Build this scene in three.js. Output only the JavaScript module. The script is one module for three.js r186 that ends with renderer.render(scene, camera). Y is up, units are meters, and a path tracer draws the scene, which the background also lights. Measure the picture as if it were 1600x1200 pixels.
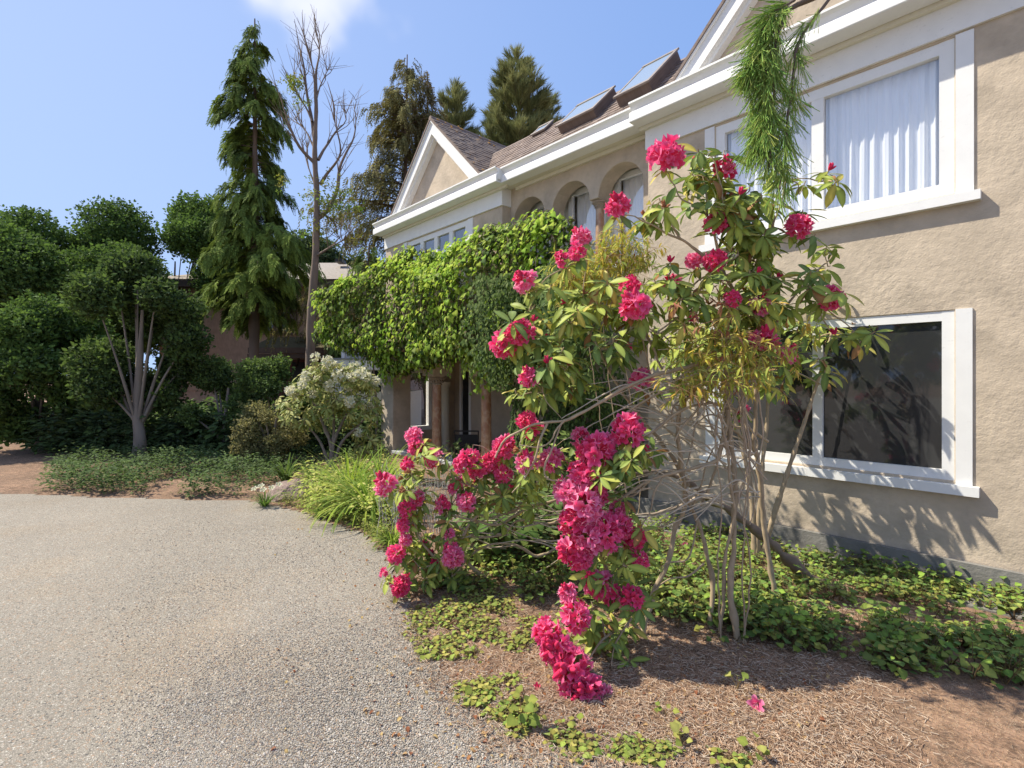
import * as THREE from 'three';
import { mergeGeometries } from 'three/addons/utils/BufferGeometryUtils.js';
import { ImprovedNoise } from 'three/addons/math/ImprovedNoise.js';

// ------------------------------------------------------------------ camera, sky, sun, exposure
const F = 800, CX = 800, CY = 592, EYE = 1.7;                 // pixels of a 1600 x 1200 frame
const scene = new THREE.Scene();
const camera = new THREE.PerspectiveCamera(2 * Math.atan(600 / F) * 180 / Math.PI, 4 / 3, 0.05, 1500);
camera.position.set(0, EYE, 0);
camera.lookAt(0, EYE, -10);
camera.setViewOffset(1600, 1200, 0, 600 - CY, 1600, 1200);
const renderer = new THREE.WebGLRenderer();
renderer.toneMapping = THREE.LinearToneMapping;
renderer.toneMappingExposure = 1.85;
renderer.shadowMap.enabled = true;

const SUN = new THREE.Vector3(-1.75, 2.2, -0.43).normalize();
const sun = new THREE.DirectionalLight(new THREE.Color().setRGB(1, 0.92, 0.77), 4.1);
sun.position.copy(SUN).multiplyScalar(60).add(new THREE.Vector3(0, 0, -8));
sun.target.position.set(0, 0, -8);
sun.castShadow = true;
sun.shadow.mapSize.set(4096, 4096);
Object.assign(sun.shadow.camera, { left: -22, right: 22, top: 22, bottom: -22, near: 1, far: 140 });
sun.shadow.bias = -0.0004;
scene.add(sun, sun.target);

const perlin = new ImprovedNoise();
const N3 = (x, y, z = 0.37) => perlin.noise(x, y, z);
const fbm = (x, y, z = 0.5, o = 4) => { let a = 0.5, s = 0, f = 1; for (let i = 0; i < o; i++) { s += a * N3(x * f, y * f, z * f + i * 7.1); a *= 0.5; f *= 2.03; } return s; };
const clamp = (v, a = 0, b = 1) => Math.min(b, Math.max(a, v));
const smooth = (a, b, v) => { const t = clamp((v - a) / (b - a)); return t * t * (3 - 2 * t); };
const lerp = (a, b, t) => a + (b - a) * t;

{ // the sky: clear blue, paler towards the sun and the horizon, one torn white cloud high ahead and a few more around
  const W = 1024, H = 512, d = new Float32Array(W * H * 4);
  const cloudAt = new THREE.Vector3((478 - CX) / F, (592 - 8) / F, -1).normalize();
  const v = new THREE.Vector3();
  for (let j = 0; j < H; j++) for (let i = 0; i < W; i++) {
    const az = ((i + 0.5) / W - 0.5) * 2 * Math.PI, el = ((j + 0.5) / H - 0.5) * Math.PI;
    v.set(Math.cos(az) * Math.cos(el), Math.sin(el), Math.sin(az) * Math.cos(el));
    const k = clamp(v.dot(SUN) * 0.5 + 0.5), h = clamp(v.y);
    let t = Math.pow(h, 0.75);
    let r = lerp(0.205, 0.018, t), g = lerp(0.325, 0.110, t), b = lerp(0.56, 0.355, t);
    const glow = Math.pow(k, 3.0) * 0.44;
    r += glow * 0.46; g += glow * 0.42; b += glow * 0.34;
    if (v.y < 0) { r = 0.40; g = 0.45; b = 0.52; }
    let c = 0;
    const dd = Math.hypot((v.x - cloudAt.x) * 1.0, (v.y - cloudAt.y) * 1.25, (v.z - cloudAt.z));
    c = smooth(0.125, 0.0, dd + fbm(v.x * 11, v.y * 13, v.z * 11, 5) * 0.16) * 0.72;
    if (v.y > 0.03) {
      const q = fbm(v.x * 2.2 / (v.y + 0.35) + 3.3, v.z * 2.2 / (v.y + 0.35) + 1.7, 0.2, 5);
      const away = smooth(-0.25, 0.3, v.z);
      c = Math.max(c, smooth(0.02, 0.34, q) * 0.85 * away);
    }
    const o = (j * W + i) * 4;
    d[o] = lerp(r, 0.60, c); d[o + 1] = lerp(g, 0.60, c); d[o + 2] = lerp(b, 0.64, c); d[o + 3] = 1;
  }
  const sky = new THREE.DataTexture(d, W, H, THREE.RGBAFormat, THREE.FloatType);
  sky.mapping = THREE.EquirectangularReflectionMapping;
  sky.magFilter = sky.minFilter = THREE.LinearFilter;
  sky.needsUpdate = true;
  scene.background = sky;
  scene.environment = sky;
}

// ------------------------------------------------------------------ helpers
let seed = 20240517;
const rnd = () => { seed = (seed + 0x6D2B79F5) | 0; let t = Math.imul(seed ^ (seed >>> 15), 1 | seed); t = (t + Math.imul(t ^ (t >>> 7), 61 | t)) ^ t; return ((t ^ (t >>> 14)) >>> 0) / 4294967296; };
const R = (a = 1, b = null) => b === null ? rnd() * a : a + rnd() * (b - a);
const pick = a => a[Math.floor(rnd() * a.length)];
const gauss = () => (rnd() + rnd() + rnd() + rnd() - 2) * 1.0;
const V = (x, y, z) => new THREE.Vector3(x, y, z);
const P = (px, py, d) => V((px - CX) / F * d, EYE + (CY - py) / F * d, -d);           // a point of the picture at its own distance
const Gp = (px, py, y = 0) => { const d = F * (EYE - y) / (py - CY); return V((px - CX) / F * d, y, -d); };   // a point on the ground
const used = {};
const numbered = n => { const k = used[n] = (used[n] ?? -1) + 1; return k ? `${n}_${String(k).padStart(3, '0')}` : n; };
function tag(o, label, category, group) { o.userData.label = label; o.userData.category = category; if (group) o.userData.group = group; return o; }
function thing(name, label, category, pos = [0, 0, 0], group) {
  const o = new THREE.Group(); o.name = numbered(name); o.position.set(...pos); scene.add(o);
  return tag(o, label, category, group);
}
function part(name, geo, mat, parent, kind) {
  const m = new THREE.Mesh(geo, mat); m.name = parent === scene ? numbered(name) : name;
  m.castShadow = m.receiveShadow = true; if (kind) m.userData.kind = kind;
  parent.add(m); return m;
}
const many = (name, list, mat, parent, kind) => part(name, list.length > 1 ? mergeGeometries(list.map(plain)) : list[0], mat, parent, kind);
function plain(g) { const q = g.index ? g.toNonIndexed() : g; for (const k of Object.keys(q.attributes)) if (!['position', 'normal', 'uv'].includes(k)) q.deleteAttribute(k); if (!q.attributes.uv) q.setAttribute('uv', new THREE.BufferAttribute(new Float32Array(q.attributes.position.count * 2), 2)); return q; }
function boxUV(g, s = 1) {                       // uv in metres from the face's direction
  g = plain(g); const p = g.attributes.position, n = g.attributes.normal, u = new Float32Array(p.count * 2);
  for (let i = 0; i < p.count; i++) {
    const ax = Math.abs(n.getX(i)), ay = Math.abs(n.getY(i)), az = Math.abs(n.getZ(i));
    const x = p.getX(i), y = p.getY(i), z = p.getZ(i);
    const [a, b] = ay > ax && ay > az ? [x, z] : ax > az ? [z, y] : [x, y];
    u[2 * i] = a * s; u[2 * i + 1] = b * s;
  }
  g.setAttribute('uv', new THREE.BufferAttribute(u, 2)); return g;
}
const box = (x0, x1, y0, y1, z0, z1) => { const g = new THREE.BoxGeometry(x1 - x0, y1 - y0, z1 - z0); g.translate((x0 + x1) / 2, (y0 + y1) / 2, (z0 + z1) / 2); return g; };
const ext = (shape, z0, z1, bevel = 0) => { const g = new THREE.ExtrudeGeometry(shape, { depth: z1 - z0 - 2 * bevel, bevelEnabled: bevel > 0, bevelSize: bevel, bevelThickness: bevel, bevelSegments: 1, curveSegments: 20 }); g.translate(0, 0, z0 + bevel); return g; };
const poly = pts => new THREE.Shape(pts.map(p => new THREE.Vector2(p[0], p[1])));
const rgb = (r, g, b) => new THREE.Color().setRGB(r, g, b);

class MB {                                       // gathers coloured triangles into one geometry
  constructor() { this.p = []; this.n = []; this.c = []; this.i = []; }
  add(g, m, col = WHITE) {
    const base = this.p.length / 3, gp = g.attributes.position.array, gn = g.attributes.normal.array, gc = g.attributes.color?.array, e = m.elements;
    for (let k = 0; k < gp.length; k += 3) {
      const x = gp[k], y = gp[k + 1], z = gp[k + 2], a = gn[k], b = gn[k + 1], c = gn[k + 2];
      this.p.push(e[0] * x + e[4] * y + e[8] * z + e[12], e[1] * x + e[5] * y + e[9] * z + e[13], e[2] * x + e[6] * y + e[10] * z + e[14]);
      const nx = e[0] * a + e[4] * b + e[8] * c, ny = e[1] * a + e[5] * b + e[9] * c, nz = e[2] * a + e[6] * b + e[10] * c, l = Math.hypot(nx, ny, nz) || 1;
      this.n.push(nx / l, ny / l, nz / l);
      this.c.push(gc ? gc[k] * col.r : col.r, gc ? gc[k + 1] * col.g : col.g, gc ? gc[k + 2] * col.b : col.b);
    }
    if (g.index) for (const q of g.index.array) this.i.push(base + q); else for (let k = 0; k < gp.length / 3; k++) this.i.push(base + k);
    return this;
  }
  tube(pts, r0, r1, sides = 6, step = 0.05, col = WHITE, wob = 0.15) {   // tapered, slightly knotty branch
    const curve = new THREE.CatmullRomCurve3(pts, false, 'centripetal'), len = curve.getLength(), n = Math.max(2, Math.min(90, Math.ceil(len / step)));
    const base = this.p.length / 3, fr = curve.computeFrenetFrames(n, false), q = V();
    for (let i = 0; i <= n; i++) {
      const t = i / n; curve.getPointAt(t, q); if (len > 0.3 && r0 < 0.03 && i && i < n) { const am = Math.min(0.016, len * 0.02); q.x += am * N3(q.y * 8, q.z * 8, q.x * 8 + r0 * 900); q.y += am * 0.6 * N3(q.x * 8, q.z * 8, 3 + r0 * 700); q.z += am * N3(q.y * 8, q.x * 8, 7 + r0 * 500); } const r = lerp(r0, r1, t) * (1 + wob * N3(q.x * 9, q.y * 9, q.z * 9) * 2);
      const sh = 0.78 + 0.5 * (N3(q.x * 23, q.y * 23, q.z * 23) * 0.5 + 0.5);
      for (let j = 0; j < sides; j++) {
        const a = j / sides * Math.PI * 2, ca = Math.cos(a), sa = Math.sin(a), N = fr.normals[i], B = fr.binormals[i];
        const nx = ca * N.x + sa * B.x, ny = ca * N.y + sa * B.y, nz = ca * N.z + sa * B.z, rr = r * (1 + wob * N3(q.x * 31 + ca * 2, q.y * 14, q.z * 31 + sa * 2));
        this.p.push(q.x + nx * rr, q.y + ny * rr, q.z + nz * rr); this.n.push(nx, ny, nz);
        const s2 = sh * (0.85 + 0.3 * rnd()); this.c.push(col.r * s2, col.g * s2, col.b * s2);
      }
    }
    for (let i = 0; i < n; i++) for (let j = 0; j < sides; j++) {
      const a = base + i * sides + j, b = base + i * sides + (j + 1) % sides; this.i.push(a, b, a + sides, b, b + sides, a + sides);
    }
    return curve;
  }
  get empty() { return !this.i.length; }
  geo() {
    const g = new THREE.BufferGeometry();
    g.setAttribute('position', new THREE.BufferAttribute(new Float32Array(this.p), 3));
    g.setAttribute('normal', new THREE.BufferAttribute(new Float32Array(this.n), 3));
    g.setAttribute('color', new THREE.BufferAttribute(new Float32Array(this.c), 3));
    g.setIndex(this.i); return g;
  }
  build(name, mat, parent, kind) { return part(name, this.geo(), mat, parent, kind); }
}
const WHITE = rgb(1, 1, 1);
const Q = new THREE.Quaternion(), UPV = V(0, 1, 0), XV = V(1, 0, 0), ZV = V(0, 0, 1);
// matrix that lays +Y along dir with the +Z face turned towards «face»
function orient(pos, dir, face, s = 1, sx = s) {
  const y = dir.clone().normalize(), x = V().crossVectors(y, face); if (x.lengthSq() < 1e-6) x.crossVectors(y, XV); x.normalize();
  const z = V().crossVectors(x, y);
  return new THREE.Matrix4().makeBasis(x.multiplyScalar(sx), y.multiplyScalar(s), z.multiplyScalar(s)).setPosition(pos);
}
const rdir = () => { const a = R(Math.PI * 2), y = R(-1, 1), r = Math.sqrt(1 - y * y); return V(Math.cos(a) * r, y, Math.sin(a) * r); };

// leaf along +Y, upper face +Z, with a folded midrib and a drooping curve
function leaf({ W = 0.3, rows = 5, fold = 0.25, curl = 0.5, shape = t => Math.pow(Math.sin(Math.PI * Math.pow(t, 0.8)), 0.75), rib = 1.35, wave = 0, stalk = 0.08 }) {
  const p = [], c = [], idx = []; let y = stalk, z = 0, a = 0.15; const dl = (1 - stalk) / rows;
  for (let i = 0; i <= rows; i++) {
    const t = i / rows, w = (i === 0 ? 0.015 : i === rows ? 0.004 : shape(t) * W / 2), wv = wave * Math.sin(i * 2.1);
    const up = w * fold;
    p.push(-w, y, z + up + wv * w, 0, y, z, w, y, z + up - wv * w);
    for (const s of [0.95, rib, 0.95]) c.push(s, s, s * 0.95);
    a -= curl / rows; y += Math.cos(a) * dl; z += Math.sin(a) * dl;
    if (i) { const b = (i - 1) * 3; idx.push(b, b + 1, b + 3, b + 1, b + 4, b + 3, b + 1, b + 2, b + 4, b + 2, b + 5, b + 4); }
  }
  const g = new THREE.BufferGeometry(); g.setAttribute('position', new THREE.Float32BufferAttribute(p, 3)); g.setAttribute('color', new THREE.Float32BufferAttribute(c, 3)); g.setIndex(idx); g.computeVertexNormals();
  return g;
}
function tint(g, r, gg, b, v = 0) { g = g.clone(); const c = g.attributes.color; for (let i = 0; i < c.count; i++) c.setXYZ(i, c.getX(i) * r, c.getY(i) * gg, c.getZ(i) * b); return g; }

// ------------------------------------------------------------------ textures
function tex(size, fn, srgb = true, h = size) {
  const d = new Uint8Array(size * h * 4);
  for (let j = 0; j < h; j++) for (let i = 0; i < size; i++) {
    const c = fn(i / size, j / h, i, j), o = (j * size + i) * 4;
    for (let k = 0; k < 3; k++) { const v = clamp(Array.isArray(c) ? c[k] : c); d[o + k] = 255 * (srgb ? (v <= 0.0031308 ? v * 12.92 : 1.055 * Math.pow(v, 1 / 2.4) - 0.055) : v); }
    d[o + 3] = 255;
  }
  const t = new THREE.DataTexture(d, size, h); t.wrapS = t.wrapT = THREE.RepeatWrapping; t.magFilter = THREE.LinearFilter; t.minFilter = THREE.LinearMipmapLinearFilter; t.generateMipmaps = true;
  if (srgb) t.colorSpace = THREE.SRGBColorSpace; t.needsUpdate = true; return t;
}
const scaleTex = (t, s) => { t.repeat.set(s, s); return t; };
// periodic noise: blends four shifted copies so that the tile closes
const per = (f, u, v, z, o = 4) => { const w = (a, b) => fbm(a * f, b * f, z, o); const s = u, t = v; return w(u, v) * (1 - s) * (1 - t) + w(u - 1, v) * s * (1 - t) + w(u, v - 1) * (1 - s) * t + w(u - 1, v - 1) * s * t; };
// gravel: jittered stones, each with its own tone and a domed height
const gravelN = 116, gj = []; for (let i = 0; i < gravelN * gravelN; i++) { const q = rnd(); gj.push([rnd(), rnd(), q, rnd(), R(0.75, 1.15)]); }
function stones(u, v) {
  const x = u * gravelN, y = v * gravelN, ix = Math.floor(x), iy = Math.floor(y); let b = 9, b2 = 9, id = 0;
  for (let dy = -1; dy <= 1; dy++) for (let dx = -1; dx <= 1; dx++) {
    const k = ((iy + dy + gravelN) % gravelN) * gravelN + (ix + dx + gravelN) % gravelN, g = gj[k], d = Math.hypot(ix + dx + g[0] - x, iy + dy + g[1] - y) / g[4];
    if (d < b) { b2 = b; b = d; id = k; } else if (d < b2) b2 = d;
  }
  return [b, b2, gj[id]];
}
const gravelMap = tex(1024, (u, v) => {
  const [b, b2, g] = stones(u, v), e = smooth(0.0, 0.22, b2 - b), q = g[2], n = 0.9 + 0.25 * g[3];
  let c = q < 0.5 ? [0.36, 0.328, 0.278] : q < 0.72 ? [0.27, 0.247, 0.212] : q < 0.84 ? [0.46, 0.415, 0.355] : q < 0.93 ? [0.40, 0.295, 0.215] : q < 0.975 ? [0.12, 0.115, 0.11] : [0.55, 0.52, 0.47];
  const dirt = [0.25, 0.215, 0.17];
  return c.map((x, k) => lerp(dirt[k] * 0.8, x * n, e));
});
const gravelBump = tex(1024, (u, v) => { const [b, b2, g] = stones(u, v); return clamp(smooth(0, 0.35, b2 - b) * (0.35 + 0.65 * g[3])); }, false);
// mulch: dark crumbs with thousands of fallen needles drawn over them
function litter(size, n, cols, len, base) {
  const im = new Float32Array(size * size * 3), ht = new Float32Array(size * size);
  for (let j = 0; j < size; j++) for (let i = 0; i < size; i++) {
    const f = per(14, i / size, j / size, 3.3) * 1.3, f2 = per(60, i / size, j / size, 8.1, 2), k = clamp(0.75 + f + f2 * 0.9, 0.25, 1.6);
    for (let q = 0; q < 3; q++) im[(j * size + i) * 3 + q] = base[q] * k; ht[j * size + i] = 0.25 + f2 * 0.4;
  }
  for (let s = 0; s < n; s++) {
    let x = R(size), y = R(size), a = R(Math.PI * 2); const l = R(len[0], len[1]), c = pick(cols), m = R(0.7, 1.25), cu = R(-0.012, 0.012), hh = 0.4 + 0.6 * s / n;
    for (let k = 0; k < l; k++) {
      const ii = ((Math.round(x) % size) + size) % size, jj = ((Math.round(y) % size) + size) % size, o = jj * size + ii;
      for (let q = 0; q < 3; q++) im[o * 3 + q] = lerp(im[o * 3 + q], c[q] * m, 0.85); ht[o] = hh;
      x += Math.cos(a); y += Math.sin(a); a += cu;
    }
  }
  return [tex(size, (u, v, i, j) => { const o = (j * size + i) * 3; return [im[o], im[o + 1], im[o + 2]]; }), tex(size, (u, v, i, j) => clamp(ht[j * size + i]), false)];
}
const [mulchMap, mulchBump] = litter(1024, 15000, [[0.36, 0.20, 0.10], [0.28, 0.145, 0.07], [0.46, 0.30, 0.17], [0.20, 0.11, 0.06], [0.52, 0.38, 0.25]], [8, 34], [0.20, 0.12, 0.075]);
const stuccoMap = tex(512, (u, v) => { const n = per(7, u, v, 1.2), m = per(40, u, v, 5.5, 3), k = 1 + n * 0.55 + m * 0.2 - Math.max(0, per(3, u, v, 14.4) - 0.1) * 0.5; return [0.80 * k, 0.80 * k, 0.79 * k]; });
const stuccoBump = tex(512, (u, v) => clamp(0.5 + per(22, u, v, 2.1) * 0.9 + per(90, u, v, 4.4, 2) * 0.5), false);
const paintMap = tex(256, (u, v) => { const k = 0.93 + per(6, u, v, 9.2) * 0.10 + Math.max(0, per(30, u, v, 6.4, 3) - 0.18) * -0.6; return [k, k, k * 0.99]; });
const roofMap = tex(512, (u, v) => { const n = per(10, u, v, 1.9), m = per(70, u, v, 2.2, 2), k = 0.9 + n * 0.7 + m * 0.5; return [k * 0.95, k * 0.92, k * 0.9]; });
const marbleMap = tex(512, (u, v) => {
  const a = per(5, u, v, 4.2) + 0.35 * per(18, u, v, 7.7), w = Math.pow(1 - Math.abs(a) * 2.2 > 0 ? 1 - Math.abs(a) * 2.2 : 0, 5), d = smooth(-0.05, 0.35, per(6, u, v, 12.1));
  return [lerp(lerp(0.34, 0.48, d), 0.56, w * 0.6), lerp(lerp(0.16, 0.26, d), 0.42, w * 0.6), lerp(lerp(0.085, 0.12, d), 0.28, w * 0.6)];
});
const woodMap = tex(256, (u, v) => { const k = 0.85 + per(5, u, v, 3.1) * 0.4 + per(70, u, v * 0.05, 2.2, 2) * 0.5; return [k, k, k]; });

// ------------------------------------------------------------------ materials
const M = {}, std = (o) => new THREE.MeshStandardMaterial(o), phy = (o) => new THREE.MeshPhysicalMaterial(o);
M.stucco = std({ color: rgb(0.60, 0.50, 0.385), map: stuccoMap, bumpMap: stuccoBump, bumpScale: 0.006, roughness: 0.95 }); stuccoMap.repeat.set(0.45, 0.45); stuccoBump.repeat.set(0.8, 0.8);
M.stone = std({ color: rgb(0.50, 0.40, 0.30), map: stuccoMap, bumpMap: stuccoBump, bumpScale: 0.008, roughness: 0.95 });
M.white = std({ color: rgb(0.80, 0.80, 0.79), map: paintMap, roughness: 0.55 });
M.cream = std({ color: rgb(0.72, 0.69, 0.58), map: paintMap, roughness: 0.6 });
M.sillGrey = std({ color: rgb(0.58, 0.60, 0.62), map: stuccoMap, roughness: 0.8 });
M.marble = phy({ map: marbleMap, roughness: 0.45, clearcoat: 0.25, clearcoatRoughness: 0.3 });
M.roof = std({ color: rgb(0.25, 0.20, 0.175), map: roofMap, roughness: 0.95, bumpMap: stuccoBump, bumpScale: 0.004 });
M.shingles = [[0.26, 0.205, 0.175], [0.22, 0.175, 0.15], [0.30, 0.24, 0.205], [0.245, 0.20, 0.18]].map(c => std({ color: rgb(...c), map: roofMap, roughness: 0.95 }));
M.moss = std({ color: rgb(0.42, 0.22, 0.06), roughness: 1 });
M.curb = std({ color: rgb(0.17, 0.125, 0.105), map: woodMap, roughness: 0.8 });
M.curbTop = std({ color: rgb(0.27, 0.225, 0.195), map: woodMap, roughness: 0.6 });
M.lead = std({ color: rgb(0.30, 0.30, 0.30), roughness: 0.5, metalness: 0.6 });
M.glass = phy({ color: 0xffffff, transmission: 1, thickness: 0, roughness: 0.02, ior: 2.0 });
M.darkGlass = phy({ color: rgb(0.03, 0.032, 0.034), roughness: 0.04, ior: 1.6 });
M.frostGlass = phy({ color: rgb(0.36, 0.42, 0.42), roughness: 0.12, clearcoat: 1, clearcoatRoughness: 0.03 });
M.curtain = std({ color: rgb(0.84, 0.87, 0.91), roughness: 0.95 });
M.dark = std({ color: rgb(0.05, 0.045, 0.04), roughness: 0.9 });
M.inside = std({ color: rgb(0.30, 0.26, 0.21), roughness: 0.95 });
M.black = std({ color: rgb(0.02, 0.02, 0.02), roughness: 0.5 });
M.mesh = std({ color: rgb(0.03, 0.03, 0.032), roughness: 0.8 });
M.concrete = std({ color: rgb(0.24, 0.23, 0.215), map: stuccoMap, bumpMap: stuccoBump, bumpScale: 0.006, roughness: 0.95 });
M.gravel = std({ map: gravelMap, bumpMap: gravelBump, bumpScale: 0.005, roughness: 0.95, vertexColors: true });
M.mulch = std({ map: mulchMap, bumpMap: mulchBump, bumpScale: 0.006, roughness: 1, vertexColors: true }); scaleTex(mulchMap, 0.9); scaleTex(mulchBump, 0.9);
M.pebble = std({ color: 0xffffff, roughness: 0.9 });
M.bark = std({ vertexColors: true, roughness: 0.95 });
M.leafy = phy({ vertexColors: true, roughness: 1, transmission: 0.40, thickness: 0, specularIntensity: 0.35 });
M.glossLeaf = phy({ vertexColors: true, roughness: 1, transmission: 0.28, thickness: 0, specularIntensity: 0.5, clearcoat: 0.18, clearcoatRoughness: 0.4 });
M.petal = phy({ vertexColors: true, roughness: 1, transmission: 0.42, thickness: 0 });
M.needle = phy({ vertexColors: true, roughness: 1, specularIntensity: 0.25, transmission: 0.2, thickness: 0 });
M.rock = std({ color: rgb(0.33, 0.24, 0.20), map: stuccoMap, bumpMap: stuccoBump, bumpScale: 0.03, roughness: 0.95 });
M.siding = std({ color: rgb(0.44, 0.30, 0.215), map: woodMap, roughness: 0.9 });
M.sidingTrim = std({ color: rgb(0.13, 0.09, 0.07), map: woodMap, roughness: 0.85 });
M.greyRoof = std({ color: rgb(0.36, 0.33, 0.30), map: roofMap, roughness: 0.95 });
M.mossRoof = std({ color: rgb(0.12, 0.105, 0.055), map: roofMap, roughness: 1 });

// ------------------------------------------------------------------ where the house stands: x along its front, z out of it
const HA = { s: 0.674, c: 0.7387 }, foot = V(4.637, 0, -4.231);
const toLocal = p => { const X = p.x - foot.x, D = -p.z - 4.231; return V(X * HA.s - D * HA.c, p.y, -(X * HA.c) - D * HA.s); };
const toWorld = (x, y, z) => V(foot.x + HA.s * x - HA.c * z, y, foot.z + HA.c * x + HA.s * z);
const HT = -Math.atan2(HA.c, HA.s);

// ------------------------------------------------------------------ ground
const edge = [[1010, 1200], [930, 1183], [860, 1168], [800, 1148], [755, 1115], [705, 1070], [668, 1020], [645, 965], [630, 920], [615, 885], [600, 862], [570, 836], [520, 817], [470, 800], [430, 790], [400, 783]].map(e => Gp(e[0], e[1]));
const edgeL = [V(-5.2, 0, -7.25), V(-8, 0, -7.7), V(-12, 0, -8.6), V(-20, 0, -9.5), V(-60, 0, -10), V(-60, 0, 30), V(40, 0, 30), V(12, 0, -0.2), V(4, 0, -1.0), V(1.6, 0, -1.75)];
const drivePoly = [...edge, ...edgeL];
const inPoly = (x, z, pl) => { let c = false; for (let i = 0, j = pl.length - 1; i < pl.length; j = i++) { const a = pl[i], b = pl[j]; if ((a.z > z) !== (b.z > z) && x < (b.x - a.x) * (z - a.z) / (b.z - a.z) + a.x) c = !c; } return c; };
const edgeDist = (x, z) => { let d = 1e9; for (let i = 0, j = drivePoly.length - 1; i < drivePoly.length; j = i++) { const a = drivePoly[j], b = drivePoly[i], ex = b.x - a.x, ez = b.z - a.z, t = clamp(((x - a.x) * ex + (z - a.z) * ez) / (ex * ex + ez * ez)); d = Math.min(d, Math.hypot(x - a.x - ex * t, z - a.z - ez * t)); } return d; };
function groundY(x, z) {
  if (inPoly(x, z, drivePoly)) return -0.012;
  const e = edgeDist(x, z), l = toLocal(V(x, 0, z));
  const near = smooth(0, 0.35, e);
  let y = -0.012 + near * (0.035 + 0.03 * fbm(x * 1.3, z * 1.3, 0.4, 3) + 0.012 * fbm(x * 6, z * 6, 1.4, 2));
  const by = smooth(2.6, 0.4, l.z) * smooth(4.5, 1.5, l.x) * smooth(-15, -12.5, l.x);
  y -= 0.24 * by;
  return y;
}
function axis(segs) { const o = []; for (const [a, b, s] of segs) { const n = Math.max(1, Math.round((b - a) / s)); for (let i = 0; i < n; i++) o.push(a + (b - a) * i / n); } o.push(segs[segs.length - 1][1]); return o; }
const gxs = axis([[-400, -40, 60], [-40, -10, 2], [-10, -4, 0.3], [-4, 3, 0.07], [3, 8, 0.3], [8, 40, 4], [40, 400, 60]]), gzs = axis([[-600, -60, 90], [-60, -18, 4], [-18, -9, 0.3], [-9, -1.5, 0.08], [-1.5, 6, 0.5], [6, 40, 5], [40, 400, 60]]);
function sheet(name, keep, yAt, mat, colAt) {
  const p = [], u = [], c = [], id = new Map(), idx = [];
  const at = (i, j) => { const k = i * 5000 + j; if (id.has(k)) return id.get(k); const x = gxs[i], z = gzs[j], q = p.length / 3; p.push(x, yAt(x, z), z); u.push(x, -z); c.push(...colAt(x, z)); id.set(k, q); return q; };
  for (let i = 0; i + 1 < gxs.length; i++) for (let j = 0; j + 1 < gzs.length; j++) {
    const x = (gxs[i] + gxs[i + 1]) / 2, z = (gzs[j] + gzs[j + 1]) / 2; if (!keep(x, z)) continue;
    const a = at(i, j), b = at(i + 1, j), d = at(i, j + 1), e = at(i + 1, j + 1); idx.push(a, d, b, b, d, e);
  }
  const g = new THREE.BufferGeometry(); g.setAttribute('position', new THREE.Float32BufferAttribute(p, 3)); g.setAttribute('uv', new THREE.Float32BufferAttribute(u, 2)); g.setAttribute('color', new THREE.Float32BufferAttribute(c, 3)); g.setIndex(idx); g.computeVertexNormals();
  return part(name, g, mat, scene, 'structure');
}
sheet('ground', () => true, groundY, M.mulch, (x, z) => { const k = 1.0 + 0.5 * fbm(x * 0.9, z * 0.9, 2.2, 3), m = 0.5 + fbm(x * 2.2, z * 2.2, 6.1, 3); return [1.33 * k, (1.30 + 0.12 * m) * k, (1.30 + 0.18 * m) * k]; });
sheet('gravel_drive', (x, z) => inPoly(x + 0.05 * N3(x * 7, z * 7), z + 0.05 * N3(x * 7 + 9, z * 7), drivePoly), (x, z) => 0.0 + 0.006 * fbm(x * 0.8, z * 0.8, 0.9, 3), M.gravel, (x, z) => {
  const k = 1.0 + 0.20 * fbm(x * 0.7, z * 0.7, 4.4, 4), w = smooth(0.02, 0.4, fbm(x * 1.1 + 5, z * 1.1, 7.7, 4)); return [k * (1 + 0.04 * w), 0.99 * k * (1 - 0.01 * w), 0.96 * k * (1 - 0.07 * w)];
});
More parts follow.
